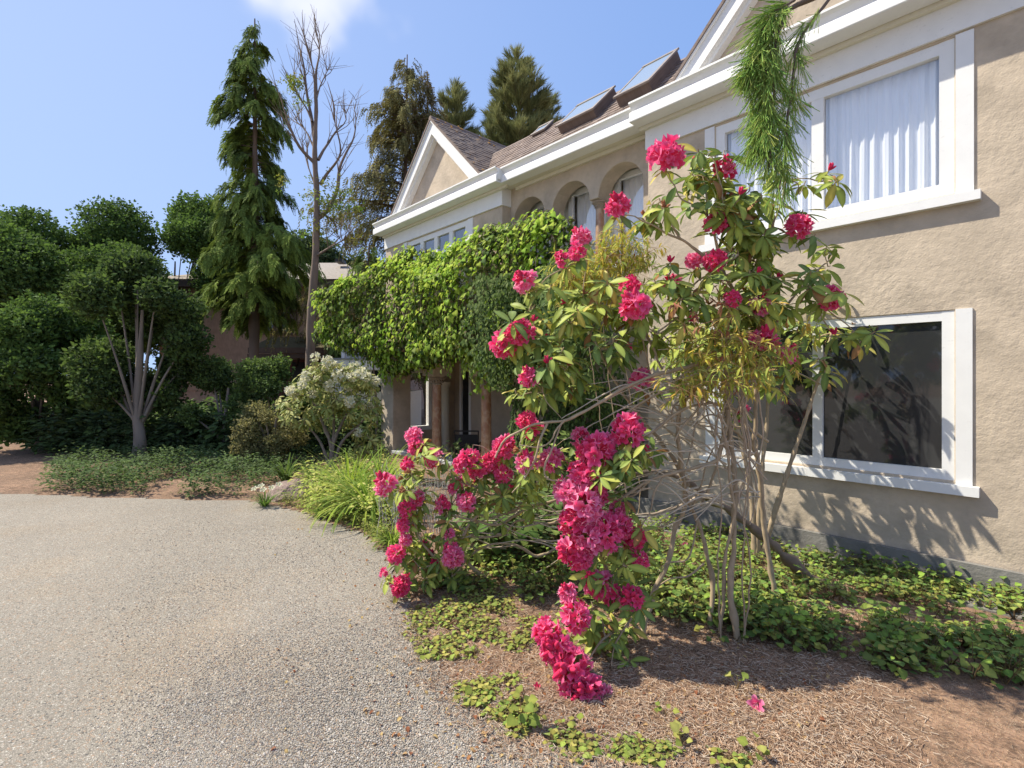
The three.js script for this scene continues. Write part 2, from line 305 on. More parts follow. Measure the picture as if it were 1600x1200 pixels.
{ // loose stones over the near gravel, needles and crumbs over the near mulch: nobody could count them
  const dummy = new THREE.Matrix4(), col = new THREE.Color();
  const g0 = new THREE.IcosahedronGeometry(1, 0), pp = g0.attributes.position; g0.scale(1, 0.62, 0.8);
  const stonesAt = [];
  const cols = [[0.34, 0.305, 0.255], [0.25, 0.228, 0.195], [0.42, 0.38, 0.325], [0.38, 0.28, 0.205], [0.14, 0.13, 0.12], [0.30, 0.27, 0.23], [0.53, 0.49, 0.43]];
  for (let k = 0; k < 120000; k++) {
    const py = CY + 95 + 520 * Math.pow(rnd(), 0.8), px = R(120, 1080); if (rnd() > smooth(120, 420, px)) continue; const p = Gp(px, py); if (-p.z > 9.5) continue;
    const e = edgeDist(p.x, p.z), inside = inPoly(p.x, p.z, drivePoly);
    if (!inside && (e > 0.3 || rnd() < e / 0.3)) continue;
    stonesAt.push(p.setY((inside ? 0.001 : groundY(p.x, p.z) + 0.001)));
  }
  const im = new THREE.InstancedMesh(g0, M.pebble, stonesAt.length); im.name = 'loose_stones';
  stonesAt.forEach((p, k) => { const s = R(0.0022, 0.0048) * (rnd() < 0.04 ? 1.7 : 1); dummy.compose(p, Q.setFromEuler(new THREE.Euler(R(-0.5, 0.5), R(6.3), R(-0.5, 0.5))), V(s, s, s)); im.setMatrixAt(k, dummy); const c = pick(cols), f = R(0.8, 1.15); im.setColorAt(k, col.setRGB(c[0] * f, c[1] * f, c[2] * f)); });
  im.userData.kind = 'stuff'; im.receiveShadow = im.castShadow = true; tag(im, 'loose grey and beige stones of the gravel drive', 'gravel'); scene.add(im);

  const ng = new THREE.BoxGeometry(1, 0.02, 0.02), na = [];
  for (let k = 0; k < 52000; k++) {
    const py = CY + 230 + 390 * rnd(), px = R(600, 1500); if (rnd() > smooth(230, 350, py - CY) || rnd() > smooth(1500, 1220, px)) continue; const p = Gp(px, py); const inside = inPoly(p.x, p.z, drivePoly), e = edgeDist(p.x, p.z);
    if (inside && (e > 0.35 || rnd() < 0.25 + e / 0.3)) continue;
    na.push(p.setY((inside ? 0.004 : groundY(p.x, p.z)) + R(0.002, 0.012)));
  }
  const nm = new THREE.InstancedMesh(ng, M.pebble, na.length); nm.name = 'needle_litter';
  const ncol = [[0.43, 0.285, 0.18], [0.34, 0.215, 0.135], [0.50, 0.375, 0.27], [0.22, 0.14, 0.09], [0.56, 0.46, 0.35]];
  na.forEach((p, k) => { const s = R(0.014, 0.045), w = R(0.05, 0.11); dummy.compose(p, Q.setFromEuler(new THREE.Euler(0, R(6.3), R(-0.22, 0.22))), V(s, w, w)); nm.setMatrixAt(k, dummy); const c = pick(ncol), f = R(0.75, 1.2); nm.setColorAt(k, col.setRGB(c[0] * f, c[1] * f, c[2] * f)); });
  nm.userData.kind = 'stuff'; nm.receiveShadow = nm.castShadow = true; tag(nm, 'brown fallen needles lying over the planting bed', 'needle litter'); scene.add(nm);

  const dl = leaf({ W: 0.5, rows: 3, fold: 0.4, curl: 1.2 }), da = [];
  for (let k = 0; k < 3200; k++) { const py = CY + 190 + 420 * rnd(), px = R(420, 1300), p = Gp(px, py), inside = inPoly(p.x, p.z, drivePoly), e = edgeDist(p.x, p.z); if (inside && (e > 0.5 ? rnd() > 0.04 : rnd() < 0.5)) continue; da.push(p.setY((inside ? 0.004 : groundY(p.x, p.z)) + 0.006)); }
  const dm = new THREE.InstancedMesh(dl, M.leafy, da.length); dm.name = 'dead_leaves';
  da.forEach((p, k) => { const s = R(0.012, 0.042); dm.setMatrixAt(k, orient(p, V(R(-1, 1), R(-0.1, 0.25), R(-1, 1)), V(R(-0.4, 0.4), 1, R(-0.4, 0.4)), s)); const c = pick([[0.34, 0.16, 0.07], [0.42, 0.27, 0.13], [0.26, 0.10, 0.05], [0.50, 0.36, 0.16]]); dm.setColorAt(k, col.setRGB(...c)); });
  dm.userData.kind = 'stuff'; dm.receiveShadow = dm.castShadow = true; tag(dm, 'dead brown leaves scattered over bed and drive edge', 'dead leaves'); scene.add(dm);
}

// ------------------------------------------------------------------ the stucco house
const house = thing('stucco_house', 'tan stucco house with white gables, arcaded porch and brown shingled roof', 'house', [foot.x, 0, foot.z]);
house.rotation.y = HT;
const W0 = -11.55, W1 = -7.15, RB0 = -4.03, RB1 = 0.37, EAVE = 5.26, FRIEZE = 4.92, SILL = 3.43;
const rectHole = (s, x0, x1, y0, y1) => { const h = new THREE.Path(); h.moveTo(x0, y0); h.lineTo(x0, y1); h.lineTo(x1, y1); h.lineTo(x1, y0); h.closePath(); s.holes.push(h); };
function arcadeHole(s, x0, centres, r, x1, y0, spring) {
  const h = new THREE.Path(); h.moveTo(x0, y0); h.lineTo(x1, y0); h.lineTo(x1, spring);
  for (const c of [...centres].reverse()) { h.lineTo(c + r, spring); h.absarc(c, spring, r, 0, Math.PI, false); }
  h.lineTo(x0, spring); h.closePath(); s.holes.push(h);
}
{ // walls
  const low = poly([[-11.78, -0.5], [-6.1, -0.5], [-6.1, 2.62], [-11.78, 2.62]]);
  arcadeHole(low, -11.2, [-10.53, -8.80, -7.04], 0.66, -6.38, -0.1, 1.78);
  part('porch_arcade_wall', boxUV(ext(low, -0.5, 0, 0.012)), M.stucco, house);
  const upL = poly([[W0, 2.62], [W1, 2.62], [W1, 5.45], [W0, 5.45]]); rectHole(upL, -10.52, -8.18, SILL, FRIEZE - 0.02);
  part('bay_wall', boxUV(ext(upL, -0.26, -0.003)), M.stucco, house);
  const rec = poly([[-6.1, -0.5], [RB0, -0.5], [RB0, 5.3], [W1, 5.3], [W1, 2.62], [-6.1, 2.62]]);
  arcadeHole(rec, -7.2 + 0.1, [-6.66, -5.66, -4.66], 0.42, -4.24, SILL, 4.58);
  part('recess_wall', boxUV(ext(rec, -0.52, -0.2, 0.008)), M.stucco, house);
  const rb = poly([[RB0, -0.5], [RB1, -0.5], [RB1, 5.45], [RB0, 5.45]]); rectHole(rb, -3.06, -0.74, SILL, FRIEZE - 0.02); rectHole(rb, -3.06, -0.74, 0.74, 2.35);
  part('bay_wall', boxUV(ext(rb, -0.26, 0, 0.008)), M.stucco, house);
  many('outer_wall', [box(RB1 - 0.25, RB1 - 0.002, -0.5, 5.4, -7, -0.262), box(W0 + 0.002, W0 + 0.25, 2.62, 5.4, -7, -0.262), box(-11.5, RB1 - 0.25, -0.5, 6.6, -7, -6.8), box(W0 + 0.26, RB1 - 0.26, 5.36, 5.44, -6.79, -0.53)].map(g => boxUV(g)), M.stucco, house);
  many('upper_floor', [box(-11.49, RB1 - 0.26, 2.45, 2.61, -6.79, -0.53)].map(g => boxUV(g)), M.cream, house);
  many('porch_floor', [box(-11.49, RB1 - 0.26, -0.5, -0.3, -6.79, -0.503)].map(g => boxUV(g)), M.sillGrey, house);
  // band of paving along the foot of the wall
  part('foundation_strip', boxUV(box(-6.0, RB1, -0.42, -0.2, 0.015, 0.55)), M.concrete, house);
  part('foundation_strip', boxUV(box(-6.0, RB1, -0.2, 0.02, 0.012, 0.07)), M.concrete, house);
}
{ // porch sill, columns, the wall behind them
  for (const [a, b] of [[-11.2, -9.95], [-9.4, -8.2], [-7.64, -6.38]]) part('porch_sill', boxUV(box(a + 0.003, b - 0.003, -0.1, -0.045, -0.53, 0.05)), M.sillGrey, house);
  part('porch_sill', boxUV(box(-9.945, -9.405, -0.099, -0.04, -0.528, 0.03)), M.sillGrey, house); part('porch_sill', boxUV(box(-8.195, -7.645, -0.099, -0.04, -0.528, 0.03)), M.sillGrey, house);
  const capital = (s = 1, h = 1) => { // carved bell under an eight-sided abacus
    const bell = new THREE.LatheGeometry([[0.098, 0], [0.118, 0.008], [0.118, 0.025], [0.10, 0.035], [0.108, 0.075], [0.135, 0.115], [0.175, 0.14], [0.182, 0.155], [0.16, 0.16], [0.001, 0.16]].map(p => new THREE.Vector2(p[0] * s, p[1] * s * h)), 20);
    const list = [bell];
    for (let k = 0; k < 12; k++) { const a = k / 12 * Math.PI * 2, g = new THREE.IcosahedronGeometry(0.027 * s, 1); g.scale(0.9, 1.9 * h, 0.7); g.rotateX(-0.35); g.translate(0, 0.088 * s * h, 0.122 * s); g.rotateY(a); list.push(g); const b = new THREE.TorusGeometry(0.020 * s, 0.008 * s, 5, 8); b.translate(0, 0.135 * s * h, 0.165 * s); b.rotateY(a + 0.26); list.push(b); }
    const ab = new THREE.CylinderGeometry(0.215 * s, 0.205 * s, 0.045 * s, 8); ab.rotateY(Math.PI / 8); ab.translate(0, 0.183 * s * h, 0); list.push(ab);
    return mergeGeometries(list.map(g => boxUV(g)));
  };
  const shaft = (r, h) => { const pts = [[r * 1.12, 0], [r * 1.14, 0.03], [r * 1.04, 0.05]]; for (let i = 0; i <= 8; i++) { const t = i / 8; pts.push([r * (1 - 0.10 * t * t), 0.055 + (h - 0.055) * t]); } return new THREE.LatheGeometry(pts.map(p => new THREE.Vector2(p[0], p[1])), 24); };
  const colUV = g => { const p = g.attributes.position, u = []; for (let i = 0; i < p.count; i++) u.push(Math.atan2(p.getZ(i), p.getX(i)) * 0.12 + p.getY(i) * 0.02, p.getY(i) * 0.8); g.setAttribute('uv', new THREE.Float32BufferAttribute(u, 2)); return g; };
  for (const x of [-9.67, -7.92]) {
    const c = new THREE.Group(); c.name = 'porch_column'; c.position.set(x, -0.04, -0.25); house.add(c);
    part('shaft', colUV(shaft(0.108, 1.62)), M.marble, c); const k = part('capital', capital(1.05), M.stone, c); k.position.y = 1.60;
    const imp = new THREE.CylinderGeometry(0.275, 0.215, 0.17, 8); imp.rotateY(Math.PI / 8); imp.translate(0, 1.895, 0); part('impost_block', boxUV(imp), M.stone, c);
  }
  for (const x of [-6.16, -5.16]) {
    const c = new THREE.Group(); c.name = 'upper_column'; c.position.set(x, SILL + 0.05, -0.36); house.add(c);
    part('shaft', colUV(shaft(0.074, 0.96)), M.marble, c); const k = part('capital', capital(0.62, 1), M.stone, c); k.position.y = 0.955;
  }
  { const bw = poly([[-7.12, SILL], [-4.2, SILL], [-4.2, 5.3], [-7.12, 5.3]]); for (const c of [-6.66, -5.66, -4.66]) rectHole(bw, c - 0.41, c + 0.41, SILL + 0.05, 5.02); part('arcade_back_wall', boxUV(ext(bw, -0.72, -0.66)), M.cream, house); }
  part('arcade_sill', boxUV(box(-7.09, -4.25, SILL - 0.03, SILL + 0.05, -0.56, -0.14)), M.white, house);
  // back of the porch: stucco wall with two glazed doors
  const bk = poly([[-11.49, -0.3], [-4.3, -0.3], [-4.3, 2.45], [-11.49, 2.45]]);
  const dr = [[-11.25, -10.75]];
  for (const [a, b] of dr) rectHole(bk, a, b, -0.02, 2.12);
  part('porch_back_wall', boxUV(ext(bk, -2.3, -2.06)), M.stucco, house);
}
{ // window in the end wall of the porch, seen through the first arch
  const sw = poly([[0.503, -0.5], [7, -0.5], [7, 2.618], [0.503, 2.618]]); rectHole(sw, 0.56, 1.32, 0.36, 2.2);
  const g = ext(sw, 0, 0.27); g.rotateY(Math.PI / 2); g.translate(-11.772, 0, 0); part('porch_end_wall', boxUV(g), M.stucco, house);
  const w = new THREE.Group(); w.name = 'porch_window'; house.add(w); const x0 = -11.60, x1 = -11.485;
  many('window_frame', [box(x0, x1, 0.36, 2.2, -0.66, -0.56), box(x0, x1, 0.36, 2.2, -1.32, -1.22), box(x0, x1 - 0.003, 0.36, 0.47, -1.22, -0.66), box(x0, x1 - 0.003, 1.86, 2.2, -1.22, -0.66)].map(q => boxUV(q)), M.white, w);
  part('pane', box(-11.55, -11.546, 0.47, 1.86, -1.22, -0.66), M.glass, w);
}
// a sash: frame, optional mullions, glass and a blind behind
function windowPart(x0, x1, y0, y1, z, o = {}) {
  const w = new THREE.Group(); w.name = o.name ?? 'window'; house.add(w);
  const t = o.t ?? 0.1, d = o.d ?? 0.07, c = o.casing ?? 0, list = [];
  const fr = (a, b, e, f, zz0, zz1) => list.push(box(a, b, e, f, zz0, zz1));
  fr(x0, x0 + t, y0, y1, z - d, z); fr(x1 - t, x1, y0, y1, z - d, z); fr(x0 + t, x1 - t, y0, y0 + t, z - d, z - 0.003); fr(x0 + t, x1 - t, y1 - t, y1, z - d, z - 0.003);
  for (const m of o.mull ?? []) { const k = o.mt ?? 0.05; fr(m - k, m + k, y0 + t, y1 - t, z - d + 0.004, z - 0.006); }
  for (const q of o.bars ?? []) { const xs = [x0 + t, ...(o.mull ?? []).flatMap(m => [m - (o.mt ?? 0.05), m + (o.mt ?? 0.05)]), x1 - t]; for (let k = 0; k < xs.length; k += 2) fr(xs[k], xs[k + 1], q - 0.03, q + 0.03, z - d + 0.006, z - 0.008); }
  many('window_frame', list.map(g => boxUV(g)), M.white, w);
  if (c) for (const g of [box(x0 - c, x0 - 0.002, y0 - 0.02, y1 + 0.0, z - d, z + 0.025), box(x1 + 0.002, x1 + c, y0 - 0.02, y1, z - d, z + 0.025)]) part('window_casing', boxUV(g), M.white, w);
  if (o.sill) part('window_sill', boxUV(box(x0 - c - 0.05, x1 + c + 0.05, y0 - 0.11, y0 - 0.022, z - d, z + 0.09)), M.white, w);
  const xs = [x0 + t, ...(o.mull ?? []).flatMap(m => [m - (o.mt ?? 0.05), m + (o.mt ?? 0.05)]), x1 - t];
  for (let k = 0; k < xs.length; k += 2) {
    part('pane', box(xs[k] + 0.001, xs[k + 1] - 0.001, y0 + t, y1 - t, z - d * 0.6 - 0.004, z - d * 0.6), o.glass ?? M.glass, w);
    if (o.blind) { const cw = xs[k + 1] - xs[k] + 0.04, ch = y1 - (o.blindTop ?? 0) - y0 - t + 0.02, cg = new THREE.PlaneGeometry(cw, ch, Math.ceil(cw / 0.012), 4), cp = cg.attributes.position; for (let i = 0; i < cp.count; i++) { const X = cp.getX(i) + x0; cp.setZ(i, 0.016 * Math.sin(X * 62 + 2 * N3(X * 6, 0.3, cp.getY(i) * 0.4)) + 0.008 * Math.sin(X * 151)); } cg.computeVertexNormals(); cg.translate((xs[k] + xs[k + 1]) / 2, y0 + t - 0.02 + ch / 2, z - d - 0.07); part('curtain', cg, M.curtain, w); }
  }
  return w;
}
windowPart(-10.52, -8.18, SILL, FRIEZE - 0.02, -0.01, { t: 0.11, mull: [-9.92, -9.36, -8.8], mt: 0.065, casing: 0.16, sill: true, blind: true, blindTop: 0.35 });
windowPart(-3.06, -0.74, SILL, FRIEZE - 0.02, -0.01, { t: 0.12, mull: [-1.9], mt: 0.06, casing: 0.13, sill: true, blind: true });
windowPart(-3.06, -0.74, 0.74, 2.35, -0.01, { t: 0.1, mull: [-1.9], casing: 0.12, sill: true, glass: M.darkGlass });
for (const c of [-6.66, -5.66, -4.66]) windowPart(c - 0.41, c + 0.41, SILL + 0.05, 5.02, -0.62, { t: 0.085, blind: true, blindTop: 0.02 });
windowPart(-11.25, -10.75, -0.02, 2.12, -2.05, { name: 'porch_window', t: 0.09, casing: 0, glass: M.darkGlass });
{ // half column against the porch's back wall, porch ceiling edge
  const g = new THREE.LatheGeometry([[0.16, 0], [0.17, 0.04], [0.15, 0.09], [0.155, 0.11], [0.125, 0.13], [0.115, 1.75], [0.15, 1.8], [0.16, 1.9]].map(p => new THREE.Vector2(...p)), 18); g.translate(-11.38, -0.28, -1.66);
  part('pilaster', boxUV(g), M.cream, house);
}
{ // frieze boards, soffits, gutters
  for (const [a, b] of [[W0 - 0.004, W1 + 0.03], [RB0 - 0.03, RB1]]) { part('frieze_board', boxUV(box(a, b, FRIEZE, EAVE - 0.01, -0.02, 0.035)), M.white, house); }
  part('frieze_board', boxUV(box(W1 + 0.001, W1 + 0.03, FRIEZE + 0.002, EAVE - 0.012, -0.2, -0.021)), M.white, house); 
  const segs = [[-11.6, -6.95, 0.30], [-6.948, -4.132, 0.18], [-4.13, 0.55, 0.30]];
  for (const [a, b, z] of segs) {
    part('soffit', boxUV(box(a, b, EAVE - 0.008, EAVE + 0.03, -0.22, z - 0.012)), M.cream, house);
    part('bed_moulding', boxUV(box(Math.max(a, W0), b, EAVE - 0.07, EAVE - 0.011, z > 0.2 ? 0.037 : -0.198, z > 0.2 ? 0.09 : -0.15)), M.cream, house);
    const prof = poly([[z - 0.2, 5.235], [z + 0.012, 5.235], [z + 0.02, 5.245], [z + 0.02, 5.355], [z + 0.004, 5.375], [z - 0.035, 5.385], [z - 0.03, 5.41], [z + 0.0, 5.455], [z + 0.03, 5.475], [z + 0.042, 5.48], [z + 0.042, 5.505], [z + 0.03, 5.505], [z + 0.028, 5.487], [z - 0.2, 5.48]]);
    const g = ext(prof, 0, b - a); g.rotateY(-Math.PI / 2); g.translate(b, 0, 0);   // (z, y) profile swept along x
    part('gutter', boxUV(g), M.white, house);
  }
}
{ // main roof: a steep front slope up to a flat top, shingled one by one
  const y0 = 5.49, z0 = 0.14, RW = 1.16;
  const slope = poly([[z0, y0 - 0.08], [z0, y0], [z0 - RW, y0 + RW], [-7, y0 + RW + 0.15], [-7, y0 + RW + 0.03], [z0 - RW + 0.05, y0 + RW - 0.12]]);
  const g = ext(slope, 0, 12.1); g.rotateY(-Math.PI / 2); g.translate(0.5, 0, 0);
  const roof = part('roof', boxUV(g), M.roof, house);
  const sg = []; for (let v = 0; v < 3; v++) { const b = new THREE.BoxGeometry(1, 1, 1); b.translate(0, -0.5, 0.5); const p = b.attributes.position; for (let i = 0; i < p.count; i++) { const up = p.getY(i) > -0.1; p.setZ(i, p.getZ(i) * (up ? 0.35 : 1)); if (!up) p.setY(i, p.getY(i) + (p.getX(i) > 0 ? 0.05 : -0.03) * (v - 1)); } b.computeVertexNormals(); sg.push(b); }
  let n = 0; const ex = 0.135, L = RW * Math.SQRT2, rows = Math.floor(L / ex);
  const dirUp = V(0, 1, -1).normalize(), nrm = V(0, 1, 1).normalize(), extra = [];
  for (let r = 0; r < rows; r++) for (let x = -9.0 + (r % 2) * 0.07; x < -3.55;) {
    const w = R(0.11, 0.19), s = r * ex, px = x + w / 2; x += w + 0.008;
    if (px < -7.55 - s * 0.72) continue;
    const m = new THREE.Matrix4().makeBasis(V(w, 0, 0), dirUp.clone().multiplyScalar(ex * 1.25), nrm.clone().multiplyScalar(R(0.014, 0.022))).setPosition(V(px, y0, z0).addScaledVector(dirUp, s + ex * 1.15).addScaledVector(nrm, 0.003));
    if (n < 290) { const q = part('shingle', pick(sg), pick(M.shingles), roof); q.applyMatrix4(m); n++; } else { const c = pick(sg).clone(); c.applyMatrix4(m); extra.push(c); }
  }
  if (extra.length) many('shingles', extra, M.shingles[0], roof, 'stuff');
  // roof lights on raised curbs
  const light = (x0, x1, a, b, h, name) => {           // a, b: metres up the slope
    const s = new THREE.Group(); s.name = name; house.add(s);
    const basis = new THREE.Matrix4().makeBasis(V(1, 0, 0), dirUp, nrm).setPosition(0, y0, z0); s.applyMatrix4(basis);
    const t = 0.03;
    many('curb', [box(x0, x1, a, a + t, 0, h), box(x0, x1, b - t, b, 0, h), box(x0, x0 + t, a + t, b - t, 0, h - 0.002), box(x1 - t, x1, a + t, b - t, 0, h - 0.002)].map(g2 => boxUV(g2)), M.curb, s);
    many('frame', [box(x0 - 0.025, x1 + 0.025, a - 0.03, a + 0.05, h, h + 0.028), box(x0 - 0.025, x1 + 0.025, b - 0.05, b + 0.03, h, h + 0.028), box(x0 - 0.025, x0 + 0.02, a + 0.05, b - 0.05, h, h + 0.02), box(x1 - 0.03, x1 + 0.025, a + 0.05, b - 0.05, h, h + 0.026)].map(g2 => boxUV(g2)), M.curbTop, s);
    part('pane', box(x0 + 0.04, x1 - 0.04, a + 0.05, b - 0.05, h + 0.006, h + 0.018), M.frostGlass, s);
    return s;
  };
  light(-5.86, -5.10, 0.50, 1.27, 0.15, 'skylight');
  light(-4.62, -4.05, 0.42, 1.52, 0.17, 'skylight');
  light(-7.12, -6.78, 1.30, 1.62, 0.05, 'roof_vent');
  // gables
  for (const [cx, shing] of [[-9.25, true], [-1.87, false]]) {
    const hw = 1.78, py = 7.24, by = 5.47, s = (py - by) / hw;
    const gg = new THREE.Group(); gg.name = 'gable'; house.add(gg);
    part('gable_wall', boxUV(ext(poly([[cx - hw + 0.25, by - 0.02], [cx + hw - 0.25, by - 0.02], [cx, py - 0.24]]), -0.2, -0.01)), M.stucco, gg);
    const band = (o0, o1, z0b, z1b, side) => { // board between two offsets measured square to the slope
      const k = Math.hypot(1, s), a = o0 * k, b = o1 * k; const pts = [[cx, py - a], [cx + side * (hw - a / s), by], [cx + side * (hw - b / s), by], [cx, py - b]]; return boxUV(ext(poly(side > 0 ? pts : pts.slice().reverse()), z0b, z1b));
    };
    for (const side of [-1, 1]) { part('rake_board', band(0.035, 0.215, 0.0, 0.17, side), M.white, gg); part('rake_moulding', band(0.215, 0.265, -0.008, 0.10, side), M.white, gg); part('rake_lip', band(0.012, 0.034, 0.0, 0.20, side), M.white, gg); }
    // roof slabs
    const k = Math.hypot(1, s), th = 0.035 * k;
    const slab = sd => poly([[cx, py + 0.02], [cx + sd * (hw + 0.02), by + 0.0], [cx + sd * (hw + 0.02), by + th], [cx, py + 0.02 + th]].map(p => [p[0], p[1] - 0.03]));
    const slabs = [1, -1].map(sd => part('roof', boxUV(ext(slab(sd), -2.0, 0.215)), M.roof, gg));
    if (shing) {
      const list = [], d2 = V(-1, s, 0).normalize(), n2 = V(s, 1, 0).normalize(), LL = Math.hypot(hw, py - by), mossL = [];
      for (let r = 0; r * 0.125 < LL - 0.05; r++) for (let z = 0.21; z > -2.0;) {
        const w = R(0.10, 0.18), zz = z - w / 2; z -= w + 0.007;
        const o = V(cx + hw + 0.02, by + th - 0.03, zz).addScaledVector(d2, Math.min(LL, r * 0.125 + 0.15)).addScaledVector(n2, 0.002);
        const m = new THREE.Matrix4().makeBasis(V(0, 0, -w), d2.clone().multiplyScalar(0.16), n2.clone().multiplyScalar(R(0.014, 0.026))).setPosition(o);
        const c = pick(sg).clone(); c.applyMatrix4(m); list.push(c);
        if (rnd() < (r < 4 ? 0.3 : r > 15 ? 0.5 : 0.10)) { const ms = new THREE.IcosahedronGeometry(R(0.010, 0.03), 1); ms.scale(R(0.8, 1.6), 0.45, R(0.8, 1.9)); ms.rotateZ(-0.76); ms.translate(o.x, o.y + 0.01, o.z); ms.translate(0.03 + R(0.08), -0.005 - R(0.08), R(-0.05, 0.05)); mossL.push(ms); }
      }
      many('shingles', list, M.shingles[1], slabs[0], 'stuff'); if (mossL.length) many('moss', mossL, M.moss, slabs[0], 'stuff');
    }
    const ridge = new THREE.CylinderGeometry(0.05, 0.05, 2.2, 8); ridge.rotateX(Math.PI / 2); ridge.translate(cx, py + 0.03, -0.895); part('ridge_cap', boxUV(ridge), M.roof, gg);
  }
}
{ // a chair on the porch: dark sling back on a black frame
  const p = toWorld(-9.42, -0.40, -0.95);
  const ch = thing('patio_chair', 'black mesh patio chair standing behind the porch columns', 'chair', [p.x, p.y, p.z]); ch.rotation.y = HT - 2.35;
  const bar = (a, b, r) => { const d = V().subVectors(b, a), g = new THREE.CylinderGeometry(r, r, d.length(), 8); g.translate(0, d.length() / 2, 0); g.applyQuaternion(new THREE.Quaternion().setFromUnitVectors(UPV, d.normalize())); g.translate(a.x, a.y, a.z); return g; };
  for (const s of [-1, 1]) {
    part('leg', bar(V(s * 0.27, 0, 0.24), V(s * 0.27, 0.62, 0.22), 0.014), M.black, ch); part('leg', bar(V(s * 0.27, 0, -0.26), V(s * 0.27, 0.45, -0.2), 0.014), M.black, ch);
    part('armrest', bar(V(s * 0.27, 0.62, 0.24), V(s * 0.27, 0.63, -0.24), 0.018), M.black, ch);
    part('back_post', bar(V(s * 0.25, 0.42, -0.2), V(s * 0.27, 0.93, -0.36), 0.014), M.black, ch);
  }
  part('top_rail', bar(V(-0.28, 0.93, -0.36), V(0.28, 0.93, -0.36), 0.016), M.black, ch);
  part('seat', box(-0.26, 0.26, 0.41, 0.43, -0.21, 0.23), M.mesh, ch);
  const b = box(-0.25, 0.25, 0, 0.41, -0.006, 0.006); b.rotateX(-0.29); b.translate(0, 0.455, -0.215); part('backrest', b, M.mesh, ch);
}

// ------------------------------------------------------------------ the neighbour's house and the low annex, behind the garden
{
  const A = P(400, 600, 22), o = thing('neighbour_house', 'brown clapboard house with grey hipped roof behind the bare tree', 'house', [A.x, 0, A.z]);
  const px = x => (x - 400) / F * 22, y = v => EYE + (CY - v) / F * 22;   // metres from the picture at its distance
  // walls: dark core, boards one above the other
  part('wall', boxUV(box(px(250), px(620), -0.3, y(445), -7, -0.05)), M.siding, o);
  for (let yy = 1.2, k = 0; yy < y(448); yy += 0.16, k++) { const b = box(px(250), px(620), yy, yy + 0.175, -0.02, 0.0); b.translate(0, -yy, 0); b.rotateX(0.09); b.translate(0, yy, 0.015); part('siding_board', boxUV(b), M.siding, o); }
  const hip = new THREE.BufferGeometry(), e0 = px(230), e1 = px(585), ey = y(440), rx0 = px(440), rx1 = px(495), ry = y(381);
  hip.setAttribute('position', new THREE.Float32BufferAttribute([e0, ey, 0.6, e1, ey, 0.6, rx1, ry, -3.6, e0, ey, 0.6, rx1, ry, -3.6, rx0, ry, -3.6, e1, ey, 0.6, e1, ey, -8, rx1, ry, -3.6, e0, ey, -8, e0, ey, 0.6, rx0, ry, -3.6, e1, ey, -8, e0, ey, -8, rx0, ry, -3.6, e1, ey, -8, rx0, ry, -3.6, rx1, ry, -3.6], 3)); hip.computeVertexNormals();
  const hipRoof = part('roof', boxUV(hip), M.greyRoof, o); part('roof_vent', box(px(498), px(510), y(392), y(387), -2.6, -2.0), M.black, hipRoof);
  part('eave_board', boxUV(box(e0, e1, ey - 0.3, ey - 0.01, 0.42, 0.55)), M.sidingTrim, o);
  part('soffit', boxUV(box(e0, e1, ey - 0.06, ey - 0.02, 0.0, 0.41)), M.sidingTrim, o);
  const w = new THREE.Group(); w.name = 'window'; o.add(w);
  many('window_frame', [box(px(430), px(438), y(523), y(463), 0.02, 0.12), box(px(456), px(464), y(523), y(463), 0.02, 0.12), box(px(438), px(456), y(470), y(463), 0.02, 0.11), box(px(438), px(456), y(523), y(517), 0.02, 0.11), box(px(438), px(456), y(495), y(492), 0.03, 0.09)].map(g => boxUV(g)), M.sidingTrim, w);
  part('pane', box(px(438), px(456), y(517), y(470), 0.025, 0.035), M.darkGlass, w);
  const w2 = w.clone(); w2.position.x = px(372); o.add(w2);
  // lean-to porch roof with mossy shingle courses, brackets, dark porch below
  const pr = new THREE.Group(); pr.name = 'porch_roof'; o.add(pr);
  for (let k = 0; k < 9; k++) { const t = k / 9, b = box(px(421) + t * 0.25, px(600), 0, 0.05, 0, 0.3); b.rotateX(0.42); b.translate(0, y(546) + t * (y(527) - y(546)), 1.5 - t * 1.35); part('shingle_course', boxUV(b), M.mossRoof, pr); }
  part('fascia', boxUV(box(px(421), px(600), y(555), y(547), 1.5, 1.8)), M.sidingTrim, o);
  part('fascia', boxUV(box(px(424), px(600), y(562), y(556), 1.3, 1.7)), M.sidingTrim, o);
  for (const bx of [424, 470]) { const c = new THREE.TorusGeometry(0.5, 0.06, 6, 10, Math.PI / 2); c.rotateY(-Math.PI / 2); c.rotateX(Math.PI); c.translate(px(bx), y(556), 0.75); part('bracket', c, M.sidingTrim, o); }
  part('porch_post', boxUV(box(px(416), px(421), 0, y(556), 1.4, 1.6)), M.sidingTrim, o);
  part('lower_wall', boxUV(box(px(428), px(620), 0, y(562), 0.03, 0.08)), std({ color: rgb(0.20, 0.075, 0.06), roughness: 0.9, map: woodMap }), o);
  part('doorway', boxUV(box(px(458), px(480), 0, y(566), 0.085, 0.12)), M.dark, o);
}
